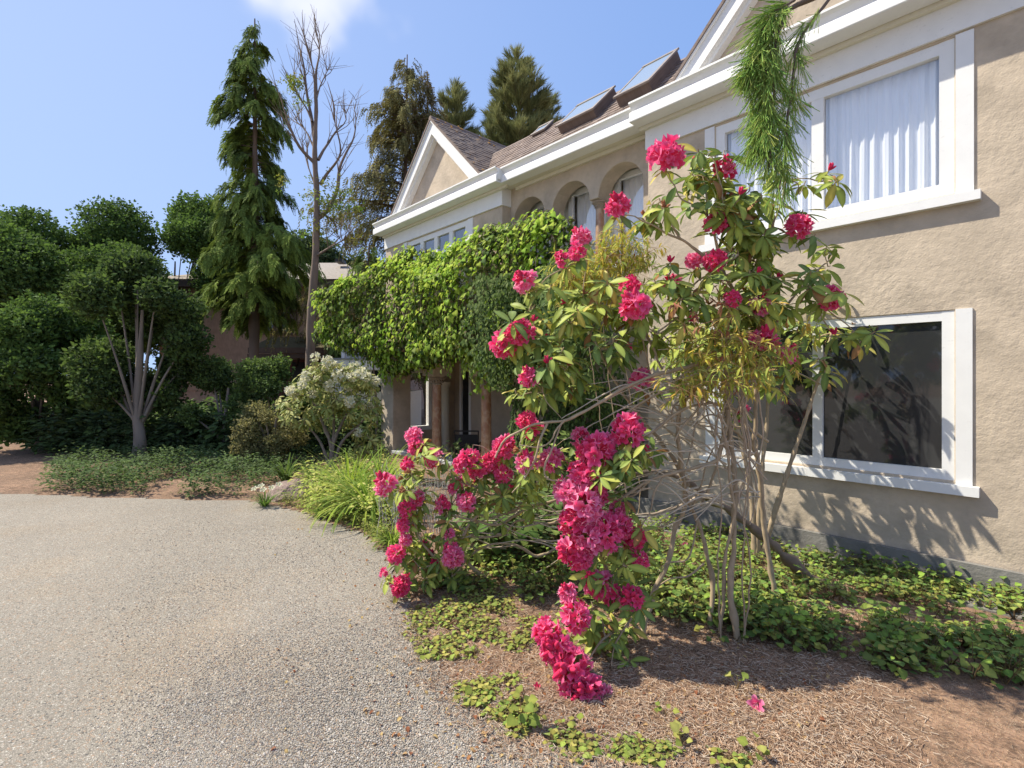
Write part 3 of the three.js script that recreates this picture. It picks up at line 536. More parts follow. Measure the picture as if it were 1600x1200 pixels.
{
  const A = P(560, 600, 15.5), o = thing('low_annex', 'low grey outbuilding with a white fascia behind the white flowering bush', 'outbuilding', [A.x, 0, A.z]);
  const q = 15.5 / F, px = x => (x - 560) * q, y = v => EYE + (CY - v) * q;
  part('wall', boxUV(box(px(524), px(640), -0.4, y(612), -2, -0.02)), M.cream, o);
  part('upper_wall', boxUV(box(px(524), px(660), y(566), y(540), -2, -0.6)), M.sillGrey, o);
  part('corner_board', boxUV(box(px(524), px(529), y(561), y(540), -0.59, -0.54)), M.white, o);
  part('fascia', boxUV(box(px(519), px(660), y(578), y(562), -2.1, 0.3)), M.white, o);
  part('roof', boxUV(box(px(518), px(660), y(561.8), y(560), -2.12, 0.34)), M.lead, o);
  for (const [a, b] of [[545, 575], [581, 596], [602, 630]]) part('pane', box(px(a), px(b), y(612), y(579), -0.04, -0.02), M.darkGlass, o);
  for (const [a, b] of [[524, 545], [575, 581], [596, 602]]) part('window_post', boxUV(box(px(a), px(b), y(612), y(578.2), -0.05, 0.03)), M.white, o);
}

// ------------------------------------------------------------------ trees
const barkGrey = rgb(0.20, 0.165, 0.135), barkBrown = rgb(0.135, 0.095, 0.07), barkPale = rgb(0.36, 0.275, 0.175);
const instanced = (name, geo, mat, mats, cols, parent) => {
  const m = new THREE.InstancedMesh(geo, mat, mats.length); m.name = name; m.castShadow = m.receiveShadow = true;
  mats.forEach((q, i) => { m.setMatrixAt(i, q); m.setColorAt(i, cols[i]); }); m.userData.kind = 'stuff'; parent.add(m); return m;
};
// sprays: small geometries of many leaf-sized faces, copied along the limbs
function spray(n, len, w, lw, spread, droop) {   // conifer spray: a twig with side needles/fronds
  const b = new MB(), lf = leaf({ W: lw, rows: 2, fold: 0.1, curl: 0.3, stalk: 0, rib: 1.1 });
  for (let i = 0; i < n; i++) { const t = (i + 0.5) / n, s = i % 2 ? 1 : -1, p = V(0, t * len, -droop * t * t * len); b.add(lf, orient(p, V(s * spread * (1 - 0.6 * t), 1, R(-0.35, 0.25) - droop * t), V(R(-0.4, 0.4), 0.1, 1), w * (1.1 - 0.6 * t) * R(0.8, 1.2)), rgb(...Array(3).fill(R(0.75, 1.25)))); }
  return b.geo();
}
function tuft(n, len, w, cone) { const b = new MB(), lf = leaf({ W: w / len, rows: 2, fold: 0, curl: 0.2, stalk: 0, rib: 1 }); for (let i = 0; i < n; i++) { const d = V(gauss() * cone, 1, gauss() * cone); b.add(lf, orient(V(0, R(0, len * 0.8), 0), d, rdir(), len * R(0.7, 1.1)), rgb(...Array(3).fill(R(0.7, 1.3)))); } return b.geo(); }
const sprayFlat = [0, 1, 2].map(() => spray(22, 1, 0.32, 0.30, 0.9, 0.35)), sprayLoose = [0, 1].map(() => spray(14, 1, 0.30, 0.34, 0.8, 0.7));
const tuftG = [0, 1].map(() => tuft(26, 1, 0.05, 0.55));
const clump = (() => { const b = new MB(), lf = leaf({ W: 0.55, rows: 3, fold: 0.3, curl: 0.6 }); for (let i = 0; i < 14; i++) b.add(lf, orient(rdir().multiplyScalar(0.45), rdir(), V(R(-0.6, 0.6), 1, R(-0.6, 0.6)), R(0.28, 0.42)), rgb(...Array(3).fill(R(0.7, 1.3)))); return b.geo(); })();
function conifer(name, label, base, H, o) {
  const t = thing(name, label, 'tree', [base.x, base.y, base.z], o.group);
  const trunk = new MB(), mats = [[], [], []], cols = [[], [], []], c = new THREE.Color();
  const lean = o.lean ?? V(0, 0, 0), at = f => V(lean.x * f * f + 0.12 * N3(f * 3, o.seed ?? 1), H * f, lean.z * f * f + 0.12 * N3(f * 3, (o.seed ?? 1) + 5));
  trunk.tube([0, 0.25, 0.5, 0.75, 1].map(at), o.r0 ?? 0.2, 0.02, 8, 0.4, o.bark ?? barkBrown);
  const geos = o.geos ?? sprayFlat;
  for (let k = 0; k < o.branches; k++) {
    const f = lerp(o.from ?? 0.12, 0.985, Math.pow((k + R(0.9)) / o.branches, o.bias ?? 0.9)), prof = o.profile(f), L = prof * R(0.6, 1.12) * (rnd() < 0.1 ? 0.5 : 1), a = R(Math.PI * 2), p0 = at(f);
    if (L < 0.04) continue;
    const d = V(Math.cos(a), 0, Math.sin(a)), pts = [];
    for (let i = 0; i <= 4; i++) { const q = i / 4; pts.push(p0.clone().addScaledVector(d, L * q).add(V(0, (o.rise ?? 0.1) * L * q - (o.droop ?? 0.4) * L * q * q, 0))); }
    if (L > 0.5) trunk.tube(pts, Math.min(0.05, 0.012 * L + 0.008), 0.004, 4, 0.5, o.bark ?? barkBrown);
    const cv = new THREE.CatmullRomCurve3(pts), n = Math.ceil(L * o.dens), hue = R(-1, 1);
    for (let i = 0; i < n; i++) {
      const q = Math.pow((i + rnd()) / n, 0.75), p = cv.getPoint(Math.min(1, 0.12 + q * 0.9)), tg = cv.getTangent(Math.min(1, q));
      const side = V(-d.z, 0, d.x).multiplyScalar(R(-1, 1) * 0.9), dir = tg.clone().add(side).add(V(R(-0.2, 0.2), R(-0.3, 0.3) - (o.hang ?? 0.2), R(-0.2, 0.2)));
      const s = o.size * R(0.65, 1.25) * (0.6 + 0.4 * Math.min(1, L)), gi = Math.floor(rnd() * geos.length);
      mats[gi].push(orient(p.add(V(R(-0.1, 0.1), R(-0.1, 0.1), R(-0.1, 0.1))), dir, V(R(-0.4, 0.4), 1, R(-0.4, 0.4)), s));
      const u = clamp(0.5 + 0.35 * hue + R(-0.35, 0.35)); c.setRGB(...[0, 1, 2].map(z => lerp(o.c0[z], o.c1[z], u))); cols[gi].push(c.clone());
    }
  }
  trunk.build('trunk', M.bark, t);
    geos.forEach((g, i) => { if (mats[i].length) instanced('foliage', g, M.needle, mats[i], cols[i], t); });
  return t;
}
const onGround = (px, d, y = 0) => V((px - CX) / F * d, y, -d);
// dark conifer at the left edge
conifer('conifer_tree', 'tall dark green conifer at the left, its boughs hanging over the brown house', onGround(396, 17.5), 14.0, { branches: 180, from: 0.27, droop: 0.5, rise: 0.25, hang: 0.45, dens: 30, size: 0.52, r0: 0.2, seed: 3, bias: 0.95, profile: f => 0.12 + 2.7 * Math.pow(1 - f, 0.72) * (0.85 + 0.3 * Math.sin(f * 17)), c0: [0.07, 0.105, 0.028], c1: [0.20, 0.27, 0.05], geos: sprayFlat });
// brown-green drooping conifer behind the left gable
conifer('conifer_tree', 'sparse bronze conifer with drooping boughs behind the left gable', onGround(632, 21), 15.0, { branches: 260, from: 0.1, droop: 0.42, rise: 0.4, hang: 0.6, dens: 13, size: 0.6, r0: 0.2, lean: V(0.1, 0, 0), seed: 8, profile: f => 0.3 + 5.6 * Math.pow(1 - f, 0.85) * (0.8 + 0.35 * Math.sin(f * 23 + 1)), c0: [0.13, 0.115, 0.05], c1: [0.25, 0.235, 0.085], geos: sprayLoose });
conifer('conifer_tree', 'narrow second top of bronze conifer leaning right beside the tall one', onGround(668, 22), 14.9, { branches: 90, from: 0.45, droop: 0.5, rise: 0.3, hang: 0.7, dens: 15, size: 0.6, r0: 0.2, seed: 12, profile: f => 0.3 + 2.0 * Math.pow(1 - f, 0.5), c0: [0.13, 0.10, 0.05], c1: [0.24, 0.20, 0.08], geos: sprayLoose });
// pines beyond the roof
const pineO = { rise: 0.75, droop: 0.15, hang: -0.75, geos: tuftG, c0: [0.15, 0.175, 0.07], c1: [0.36, 0.37, 0.16] };
conifer('pine_tree', 'big bushy pine rising above the main roof', onGround(808, 26), 18.0, { ...pineO, branches: 230, from: 0.3, dens: 26, size: 0.42, r0: 0.2, seed: 21, bias: 1.0, profile: f => 3.1 * Math.pow(1 - f, 0.5) });
conifer('pine_tree', 'smaller pine between the bronze conifer and the big pine', onGround(712, 27), 17.2, { ...pineO, branches: 150, from: 0.4, dens: 26, size: 0.42, r0: 0.22, seed: 25, profile: f => 2.5 * Math.pow(1 - f, 0.55) });
conifer('pine_tree', 'rightmost pine top just above the small roof vent', onGround(856, 27), 16.6, { ...pineO, branches: 80, from: 0.55, dens: 24, size: 0.42, r0: 0.2, seed: 31, profile: f => 1.6 * Math.pow(1 - f, 0.5) });
// soft green cedar between bare tree and house
conifer('cedar_tree', 'light green feathery cedar low between bare tree and white eave', onGround(575, 18.5), 6.6, { branches: 85, from: 0.2, droop: 0.6, rise: 0.35, hang: 0.5, dens: 11, size: 0.6, r0: 0.12, seed: 41, profile: f => 2.0 * Math.pow(1 - f, 0.5), c0: [0.08, 0.13, 0.03], c1: [0.20, 0.28, 0.07] });
{ // bare tree
  const D = 15, o = thing('bare_tree', 'nearly bare tree with thin upright branches and a few lime leaves', 'tree', [0, 0, 0]);
  const b = P(484, 600, D); o.position.set(b.x, 0, b.z);
  const L = (pts, dz = 0) => pts.map(([x, y], i) => P(x, y, D + dz * i / Math.max(1, pts.length - 1)).sub(o.position));
  const t = new MB(), tc = rgb(0.17, 0.125, 0.095);
  t.tube(L([[484, 690], [485, 560], [487, 480], [493, 400], [495, 330], [495, 300], [492, 255], [492, 225], [494, 175]]), 0.165, 0.055, 10, 0.25, tc, 0.1);
  t.build('trunk', M.bark, o);
  const br = [];
  const limb = (pts, r0, r1, dz) => { const m = new MB(); const c = m.tube(L(pts, dz), r0, r1, 5, 0.2, tc, 0.1); for (let k = 0; k < 7; k++) { const f = R(0.25, 0.98), p = c.getPoint(f), tg = c.getTangent(f), len = R(0.4, 1.3) * (1.1 - f * 0.4), d = tg.clone().multiplyScalar(0.9).add(V(gauss() * 0.7, R(0.1, 0.8), gauss() * 0.7)).normalize(); const pts2 = [p, p.clone().addScaledVector(d, len * 0.5).add(V(gauss() * 0.08, 0.05, gauss() * 0.08)), p.clone().addScaledVector(d, len).add(V(gauss() * 0.15, 0.2, 0))]; m.tube(pts2, 0.016, 0.004, 4, 0.25, tc); for (let e = 0; e < 2; e++) { const q = pts2[1].clone(); m.tube([q, q.clone().add(V(gauss() * 0.5, R(0.2, 0.7), gauss() * 0.5))], 0.008, 0.003, 3, 0.4, tc); } } m.build('branch', M.bark, o); br.push(c); return c; };
  limb([[492, 225], [487, 187], [480, 150], [474, 100], [467, 70], [460, 30]], 0.06, 0.006, 0.5);
  limb([[494, 175], [492, 140], [491, 118], [486, 95], [482, 75]], 0.05, 0.008, -0.4);
  limb([[494, 175], [494, 150], [494, 112], [499, 82], [496, 52]], 0.06, 0.006, 0.8);
  limb([[493, 160], [500, 135], [508, 118], [513, 108]], 0.03, 0.005, 1);
  limb([[492, 255], [475, 238], [465, 225], [445, 175], [437, 142]], 0.055, 0.008, -0.8);
  limb([[490, 230], [478, 205], [462, 188], [452, 172]], 0.03, 0.005, 0.8);
  const leafy = limb([[488, 190], [478, 168], [466, 150], [457, 132]], 0.035, 0.006, 0.4);
  limb([[497, 250], [505, 235], [512, 225], [525, 205], [540, 190], [540, 172]], 0.05, 0.006, 0.8);
  limb([[500, 288], [512, 270], [522, 258], [532, 240], [527, 205], [520, 182]], 0.05, 0.006, -0.6);
  limb([[496, 342], [512, 328], [527, 295], [530, 265], [540, 240], [552, 217], [556, 187], [552, 160]], 0.07, 0.006, 1.2);
  limb([[496, 300], [482, 262], [476, 240], [470, 215]], 0.03, 0.005, 1.0);
  limb([[494, 400], [504, 394], [520, 384], [540, 374]], 0.045, 0.01, -0.5);
  limb([[497, 330], [520, 345], [530, 372], [545, 392]], 0.03, 0.006, 0.6);
  const mats = [], cols = [];
  const cluster = (x, y, n, sp, s) => { for (let k = 0; k < n; k++) { mats.push(orient(P(x + gauss() * sp, y + gauss() * sp, D + gauss() * 0.3).sub(o.position), rdir(), V(R(-1, 1), 1, R(-1, 1)), s * R(0.6, 1.2))); cols.push(rgb(0.20 * R(0.8, 1.2), 0.24 * R(0.8, 1.2), 0.04)); } };
  cluster(458, 128, 34, 14, 0.22); cluster(470, 165, 12, 14, 0.18); cluster(492, 292, 10, 16, 0.2); cluster(505, 290, 10, 20, 0.2); cluster(485, 310, 10, 18, 0.2); cluster(520, 310, 34, 30, 0.22); cluster(515, 345, 40, 34, 0.24); cluster(440, 285, 10, 14, 0.2); cluster(545, 330, 30, 25, 0.22);
  instanced('leaves', clump, M.leafy, mats, cols, o);
}
// broad-crowned trees and shrubs that close the garden on the left; their shade falls over the far bed
function broadTree(name, label, base, H, rad, o = {}) {
  const t = thing(name, label, o.cat ?? 'tree', [base.x, base.y, base.z], o.group), tr = new MB();
  const th = o.trunk ?? H * 0.35; tr.tube([V(0, 0, 0), V(0.1, th * 0.5, 0.05), V(0, th, 0), V(0.1, H * 0.75, 0)], o.r0 ?? 0.14, 0.03, 7, 0.3, barkGrey);
  const mats = [], cols = [], c0 = o.c0 ?? [0.05, 0.09, 0.02], c1 = o.c1 ?? [0.11, 0.18, 0.035], lobes = [];
  for (let k = 0; k < (o.lobes ?? 17); k++) { const d = rdir(); lobes.push([V(d.x * rad * 0.75, th + (H - th) * (0.5 + 0.45 * d.y), d.z * rad * 0.75), rad * R(0.2, 0.5)]); }
  for (const [p] of lobes) tr.tube([V(0, th * R(0.7, 1.1), 0), p.clone().multiplyScalar(0.55).add(V(0, th * 0.5, 0)), p], 0.04, 0.01, 5, 0.3, barkGrey);
  for (const [p, r] of lobes) { const n = Math.ceil(o.dens * r * r * 4), sh = R(); for (let k = 0; k < n; k++) { const d = rdir(), q = p.clone().addScaledVector(d, r * Math.pow(rnd(), 0.4)); mats.push(orient(q, rdir().add(V(0, -0.2, 0)), V(R(-0.5, 0.5), 1, R(-0.5, 0.5)), (o.size ?? 0.4) * R(0.6, 1.2))); const u = clamp(0.35 * sh + R(0.65)); cols.push(rgb(lerp(c0[0], c1[0], u), lerp(c0[1], c1[1], u), lerp(c0[2], c1[2], u))); } }
  tr.build('trunk', M.bark, t); instanced('crown', o.geo ?? clump, o.mat ?? M.leafy, mats, cols, t); return t;
}
broadTree('broadleaf_tree', 'round green tree outside the left of the garden', onGround(120, 19), 8.0, 3.2, { dens: 120 });
broadTree('broadleaf_tree', 'second green tree left of the dark conifer', onGround(270, 22), 9.0, 3.0, { dens: 110, c0: [0.04, 0.075, 0.02] });
broadTree('garden_shrub', 'dark shrub left of the shaded bed', onGround(215, 10.8), 4.2, 1.2, { dens: 260, cat: 'shrub', trunk: 0.8, size: 0.3, c0: [0.035, 0.06, 0.02], c1: [0.09, 0.14, 0.03] });
broadTree('garden_shrub', 'large shrub beside the drive far left', onGround(60, 12), 3.2, 1.6, { dens: 200, cat: 'shrub', trunk: 0.5, size: 0.32 });
broadTree('broadleaf_tree', 'green tree far behind between conifers and brown house', onGround(470, 34), 10, 4.5, { dens: 50, size: 0.7, c0: [0.05, 0.08, 0.03], c1: [0.10, 0.14, 0.05] });

// ------------------------------------------------------------------ climbing vine over the porch, ivy on the wall
const splitLeaves = (list, mat, parent, max = 300, name = 'leaf', restName = 'leaves') => {   // nearest leaves one by one, the rest joined
  list.sort((a, b) => a.d - b.d);
  list.slice(0, max).forEach(l => { const m = part(name, l.g, mat, parent); m.applyMatrix4(l.m); });
  if (list.length > max) { const b = new MB(); for (const l of list.slice(max)) b.add(l.g, l.m); b.build(restName, mat, parent, 'stuff'); }
};
const camD = p => Math.hypot(p.x, p.y - EYE, p.z);
{
  const o = thing('climbing_vine', 'lime green climbing vine draped in a thick mass over the porch arches', 'vine', [foot.x, 0, foot.z]); o.rotation.y = HT;
  const inv = new THREE.Matrix4().makeRotationY(HT).setPosition(foot.x, 0, foot.z), tmp = V();
  const shapeV = t => Math.sin(Math.PI * Math.pow(t, 0.55)) * (t > 0.9 ? 0.8 : 1);
  const base = [0, 1, 2].map(k => leaf({ W: 0.8, rows: 4, fold: 0.22, curl: 0.5 + 0.3 * k, shape: shapeV, rib: 1.25, wave: 0.1 }));
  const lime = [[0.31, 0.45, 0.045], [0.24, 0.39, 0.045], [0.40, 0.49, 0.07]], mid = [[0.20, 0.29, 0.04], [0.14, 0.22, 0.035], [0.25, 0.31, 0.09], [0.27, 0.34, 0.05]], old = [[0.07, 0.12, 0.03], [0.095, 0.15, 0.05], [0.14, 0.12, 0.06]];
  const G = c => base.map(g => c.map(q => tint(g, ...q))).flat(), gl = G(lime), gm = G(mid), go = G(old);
  const list = [], stems = new MB();
  // outline of the mass along the front: half depth, top, bottom
  const tab = (t, x) => { if (x <= t[0][0]) return t[0][1]; for (let i = 1; i < t.length; i++) if (x <= t[i][0]) { const f = (x - t[i - 1][0]) / (t[i][0] - t[i - 1][0]); return lerp(t[i - 1][1], t[i][1], f * f * (3 - 2 * f)); } return t[t.length - 1][1]; };
  const topT = [[-12.9, 3.85], [-12.2, 4.0], [-11.5, 4.15], [-10.7, 4.5], [-10.07, 4.58], [-9.33, 4.26], [-8.39, 4.28], [-7.76, 4.36], [-7, 4.40], [-6.33, 4.34], [-5.73, 4.32], [-5.38, 4.25], [-5.12, 3.9], [-4.95, 3.4]];
  const botT = [[-12.9, 2.95], [-12.2, 2.5], [-11.5, 2.2], [-10.4, 1.78], [-9.33, 2.0], [-8.17, 2.08], [-7, 1.86], [-6.33, 1.88], [-5.45, 1.9], [-4.95, 2.3]];
  const body = x => ({ top: tab(topT, x) + 0.10 * fbm(x * 2.2, 2.2, 0.3, 3), bot: tab(botT, x) + 0.25 * fbm(x * 1.9, 7.2, 0.3, 3), z: (0.50 + 0.45 * fbm(x * 0.9, 4.2, 8.1, 3)) * (0.35 + 0.65 * smooth(-13, -12.2, x) * smooth(-4.9, -5.5, x)), off: 0.06 + 0.75 * smooth(-10.6, -12.8, x) });
  const surf = (x, a) => { const b = body(x), cy = (b.top + b.bot) / 2, hy = (b.top - b.bot) / 2, bump = 1 + 1.35 * fbm(x * 1.6, a * 1.5, 1.1, 4); return V(x, cy + Math.sign(Math.sin(a)) * Math.pow(Math.abs(Math.sin(a)), 0.85) * hy * (0.92 + 0.08 * bump), b.off + Math.pow(Math.max(0.02, Math.cos(a)), 0.6) * b.z * bump); };
  for (let k = 0; k < 1250; k++) {
    const x = R(-12.9, -5.0), a = Math.PI * (0.5 - Math.pow(rnd(), 0.95) * 0.95), pal = N3(x * 1.4, a * 1.9, 3.3) + R(-0.35, 0.35) > -0.10 ? gl : rnd() < 0.7 ? gm : go;
    if (a < 1.2 && fbm(x * 1.7 + 4, a * 2.1, 5.5, 3) < -0.16) continue; let ang = a, xx = x, n = Math.round(R(4, 13)); const lift = R(0, 0.34) * R(0.4, 1), pts = [], dx = R(-0.045, 0.045), sz = R(0.08, 0.155);
    for (let i = 0; i < n; i++) {
      const p = surf(xx, ang).add(V(0, 0, lift * Math.sin(Math.PI * i / n) + R(0, 0.05))); if (ang < -1.25) break;
      if (a > 1.1 && i < 3) p.y += R(0, 0.12);
      pts.push(p); ang -= R(0.04, 0.10); xx += dx + gauss() * 0.04;
      const s = sz * R(0.75, 1.2), side = i % 2 ? 1 : -1;
      const m = orient(p.clone().add(V(side * 0.03, R(-0.02, 0.02), 0)), V(side * R(0.2, 0.9), -0.6 + Math.sin(ang) * 0.3, R(0.2, 0.7)), V(R(-1.0, 0.2), R(0.5, 1.1) + 0.4 * Math.sin(Math.max(0, ang)), R(0.4, 1.0)), s);
      list.push({ g: pick(pal), m, d: camD(tmp.copy(p).applyMatrix4(inv)) });
    }
    if (pts.length > 3 && k % 4 === 0) stems.tube(pts, 0.008, 0.003, 4, 0.15, barkBrown);
  }
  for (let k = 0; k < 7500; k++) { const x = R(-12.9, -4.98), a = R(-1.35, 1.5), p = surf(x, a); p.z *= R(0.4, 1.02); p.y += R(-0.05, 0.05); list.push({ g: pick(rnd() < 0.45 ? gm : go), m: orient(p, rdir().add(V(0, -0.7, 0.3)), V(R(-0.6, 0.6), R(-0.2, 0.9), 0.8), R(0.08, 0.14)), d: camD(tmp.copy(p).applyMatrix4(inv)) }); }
  // tendrils hanging into the porch beside the second column
  for (let k = 0; k < 26; k++) { const x = k < 18 ? R(-7.75, -6.7) : R(-11.4, -11.0), y0 = 2.0, n = Math.round(R(4, 12)); for (let i = 0; i < n; i++) { const p = V(x + gauss() * 0.08, y0 - i * 0.06, R(0.05, 0.35)); list.push({ g: pick(rnd() < 0.6 ? gl : gm), m: orient(p, V(R(-0.6, 0.6), -0.8, 0.2), V(R(-0.5, 0.5), 0.4, 1), R(0.09, 0.13)), d: camD(tmp.copy(p).applyMatrix4(inv)) }); } }
  for (let k = 0; k < 70; k++) { const x = R(-12.6, -5.2), b = body(x), n = Math.round(R(2, 8)), zz = b.off + R(0.1, 0.5), dx = R(-0.02, 0.02), pts = []; for (let i = 0; i < n; i++) { const p = V(x + dx * i + gauss() * 0.03, b.bot + 0.12 - i * 0.06, zz + gauss() * 0.03); pts.push(p); list.push({ g: pick(rnd() < 0.5 ? gl : gm), m: orient(p, V(R(-0.7, 0.7), -0.8, 0.2), V(R(-0.7, 0.3), 0.5, 1), R(0.08, 0.13)), d: camD(tmp.copy(p).applyMatrix4(inv)) }); } if (n > 3) stems.tube(pts, 0.004, 0.002, 3, 0.1, barkBrown); }
  for (const x of [-6.35, -6.2, -11.9]) stems.tube([V(x, -0.2, 0.12), V(x + 0.05, 0.8, 0.08), V(x - 0.05, 1.7, 0.1), V(x + 0.1, 2.6, 0.25)], 0.035, 0.02, 7, 0.15, barkGrey);
  for (let k = 0; k < 8; k++) stems.tube([V(R(-12.4, -9), R(2.2, 3), 0.2), V(R(-10, -7), R(2.3, 3.3), 0.25), V(R(-7.5, -5.5), R(2.3, 3.2), 0.2)], 0.018, 0.01, 5, 0.3, barkGrey);
  stems.build('stem', M.bark, o, undefined);
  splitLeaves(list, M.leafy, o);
}
{
  const o = thing('wall_ivy', 'dark green ivy covering the lower wall behind the pink rhododendron', 'ivy', [foot.x, 0, foot.z]); o.rotation.y = HT;
  const base = [0, 1].map(k => leaf({ W: 0.75, rows: 3, fold: 0.2, curl: 0.5, shape: t => Math.sin(Math.PI * Math.pow(t, 0.5)), rib: 1.3 }));
  const gs = [[0.05, 0.085, 0.025], [0.07, 0.115, 0.03], [0.10, 0.155, 0.035], [0.14, 0.19, 0.06]].map(c => base.map(b => tint(b, ...c))).flat(), list = [], st = new MB();
  for (let k = 0; k < 10500; k++) {
    const x = R(-6.6, -4.1), y = R(-0.2, 3.35), edgeN = 0.25 * fbm(x * 1.5, y * 1.5, 4.4, 3); if (x > -4.15 - 0.2 * smooth(0.3, 0, y) + edgeN) continue;
    const th = 0.22 + 0.5 * fbm(x * 1.6, y * 1.3, 2.2, 3) + 0.22 * smooth(0.8, -0.2, y) + 0.95 * smooth(1.1, 2.1, y) + 0.5 * smooth(-5.3, -4.5, x) * smooth(0.9, 1.7, y), p = V(x, y, -0.15 + (x < -6.1 ? 0.2 : 0) + Math.max(0.05, th) * Math.pow(rnd(), 0.4));
    list.push({ g: pick(gs), m: orient(p, V(R(-0.8, 0.8), -0.7, R(0, 0.5)), V(R(-0.6, 0.6), R(0, 0.8), 1), R(0.06, 0.105)), d: 1 });
  }
  for (let k = 0; k < 9; k++) { const x = R(-6.3, -4.4); st.tube([V(x, -0.25, -0.1), V(x + R(-0.2, 0.2), 1, -0.12), V(x + R(-0.4, 0.4), 2.6, -0.1)], 0.018, 0.006, 5, 0.2, barkBrown); }
  st.build('stem', M.bark, o); splitLeaves(list, M.leafy, o, 0);
}

// ------------------------------------------------------------------ rhododendrons
const rhShape = t => Math.pow(Math.sin(Math.PI * Math.pow(t, 1.05)), 0.72);
const rhBase = [0, 1, 2, 3].map(k => leaf({ W: 0.29 + 0.03 * (k % 2), rows: 5, fold: [0.3, 0.18, 0.4, 0.25][k], curl: [0.35, 0.7, 1.0, 0.15][k], shape: rhShape, rib: 1.5, stalk: 0.1 }));
const rhCols = [[0.29, 0.34, 0.06], [0.22, 0.28, 0.055], [0.14, 0.205, 0.05], [0.37, 0.39, 0.08], [0.43, 0.37, 0.08]];
const rhLeaf = rhCols.map(c => rhBase.map(b => tint(b, ...c)));
const rhOlive = [[0.26, 0.27, 0.075], [0.20, 0.23, 0.06], [0.32, 0.31, 0.10], [0.15, 0.19, 0.05]].map(c => rhBase.map(b => tint(b, ...c))).flat();
const rhRed = rhBase.map(b => tint(b, 0.26, 0.13, 0.045));
function floret(ruf, open, cIn, cOut) {
  const S = 20, Rw = 5, p = [], c = [], idx = [];
  for (let i = 0; i <= Rw; i++) for (let j = 0; j <= S; j++) {
    const t = i / Rw, th = j / S * Math.PI * 2, lob = Math.abs(Math.cos(2.5 * th));
    let r = (0.10 + 0.90 * Math.pow(t, lerp(1.6, 0.95, open))) * lerp(0.55, 1, open); r *= 1 - 0.42 * t * t * (1 - Math.pow(lob, 0.6));
    const y = lerp(1.15, 0.85, open) * Math.pow(t, 0.72) - (t > 0.6 ? (t - 0.6) * open * 0.55 : 0) + t * t * (0.13 * Math.sin(th * 7 + ruf) + 0.12 * Math.sin(th * 10 + ruf * 2.3));
    const rr = r * (1 + 0.06 * t * Math.sin(th * 11 + ruf));
    p.push(Math.cos(th) * rr, y, Math.sin(th) * rr);
    const u = Math.pow(t, 2.2) * (0.75 + 0.35 * lob); for (let k = 0; k < 3; k++) c.push(lerp(cIn[k], cOut[k], clamp(u)));
  }
  for (let i = 0; i < Rw; i++) for (let j = 0; j < S; j++) { const a = i * (S + 1) + j, b = a + S + 1; idx.push(a, b, a + 1, a + 1, b, b + 1); }
  for (let k = 0; k < 6; k++) { const a = k * 1.05 + ruf, b = p.length / 3, r = 0.16 + 0.05 * (k % 3), ca = Math.cos(a), sa = Math.sin(a), h = 0.8 + 0.1 * (k % 3); p.push(-sa * 0.022, 0.1, ca * 0.022, sa * 0.022, 0.1, -ca * 0.022, ca * r - sa * 0.02, h, sa * r + ca * 0.02, ca * r + sa * 0.02, h, sa * r - ca * 0.02, ca * r, h + 0.07, sa * r); for (let q = 0; q < 4; q++) c.push(...cOut.map(v => Math.min(0.9, v + 0.12))); c.push(0.35, 0.2, 0.08); idx.push(b, b + 1, b + 2, b + 1, b + 3, b + 2, b + 2, b + 3, b + 4); }
  const g = new THREE.BufferGeometry(); g.setAttribute('position', new THREE.Float32BufferAttribute(p, 3)); g.setAttribute('color', new THREE.Float32BufferAttribute(c, 3)); g.setIndex(idx); g.computeVertexNormals(); return g;
}
const pinkSets = [[[0.78, 0.018, 0.14], [0.90, 0.14, 0.36]], [[0.74, 0.010, 0.10], [0.86, 0.065, 0.25]], [[0.84, 0.060, 0.23], [0.92, 0.32, 0.52]], [[0.66, 0.006, 0.07], [0.80, 0.035, 0.17]]];
const florets = pinkSets.map(([a, b]) => [0, 1.7, 3.9, 5.1].map((r, i) => floret(r, 0.62 + 0.12 * i, a, b)));
const whiteFlorets = [0, 2.2].map(r => floret(r, 0.85, [0.60, 0.58, 0.36], [0.80, 0.78, 0.64]));
const budGeo = (col) => { const b = new MB(), g = new THREE.SphereGeometry(1, 7, 6); g.scale(0.3, 1, 0.3); g.translate(0, 0.9, 0); for (let k = 0; k < 9; k++) b.add(g, orient(V(0, 0, 0), V(gauss() * 0.8, 1, gauss() * 0.8), XV, R(0.7, 1.0)), rgb(col[0] * R(0.8, 1.2), col[1], col[2])); return b.geo(); };
const budRed = budGeo([0.56, 0.020, 0.085]), budScale = budGeo([0.34, 0.12, 0.05]);
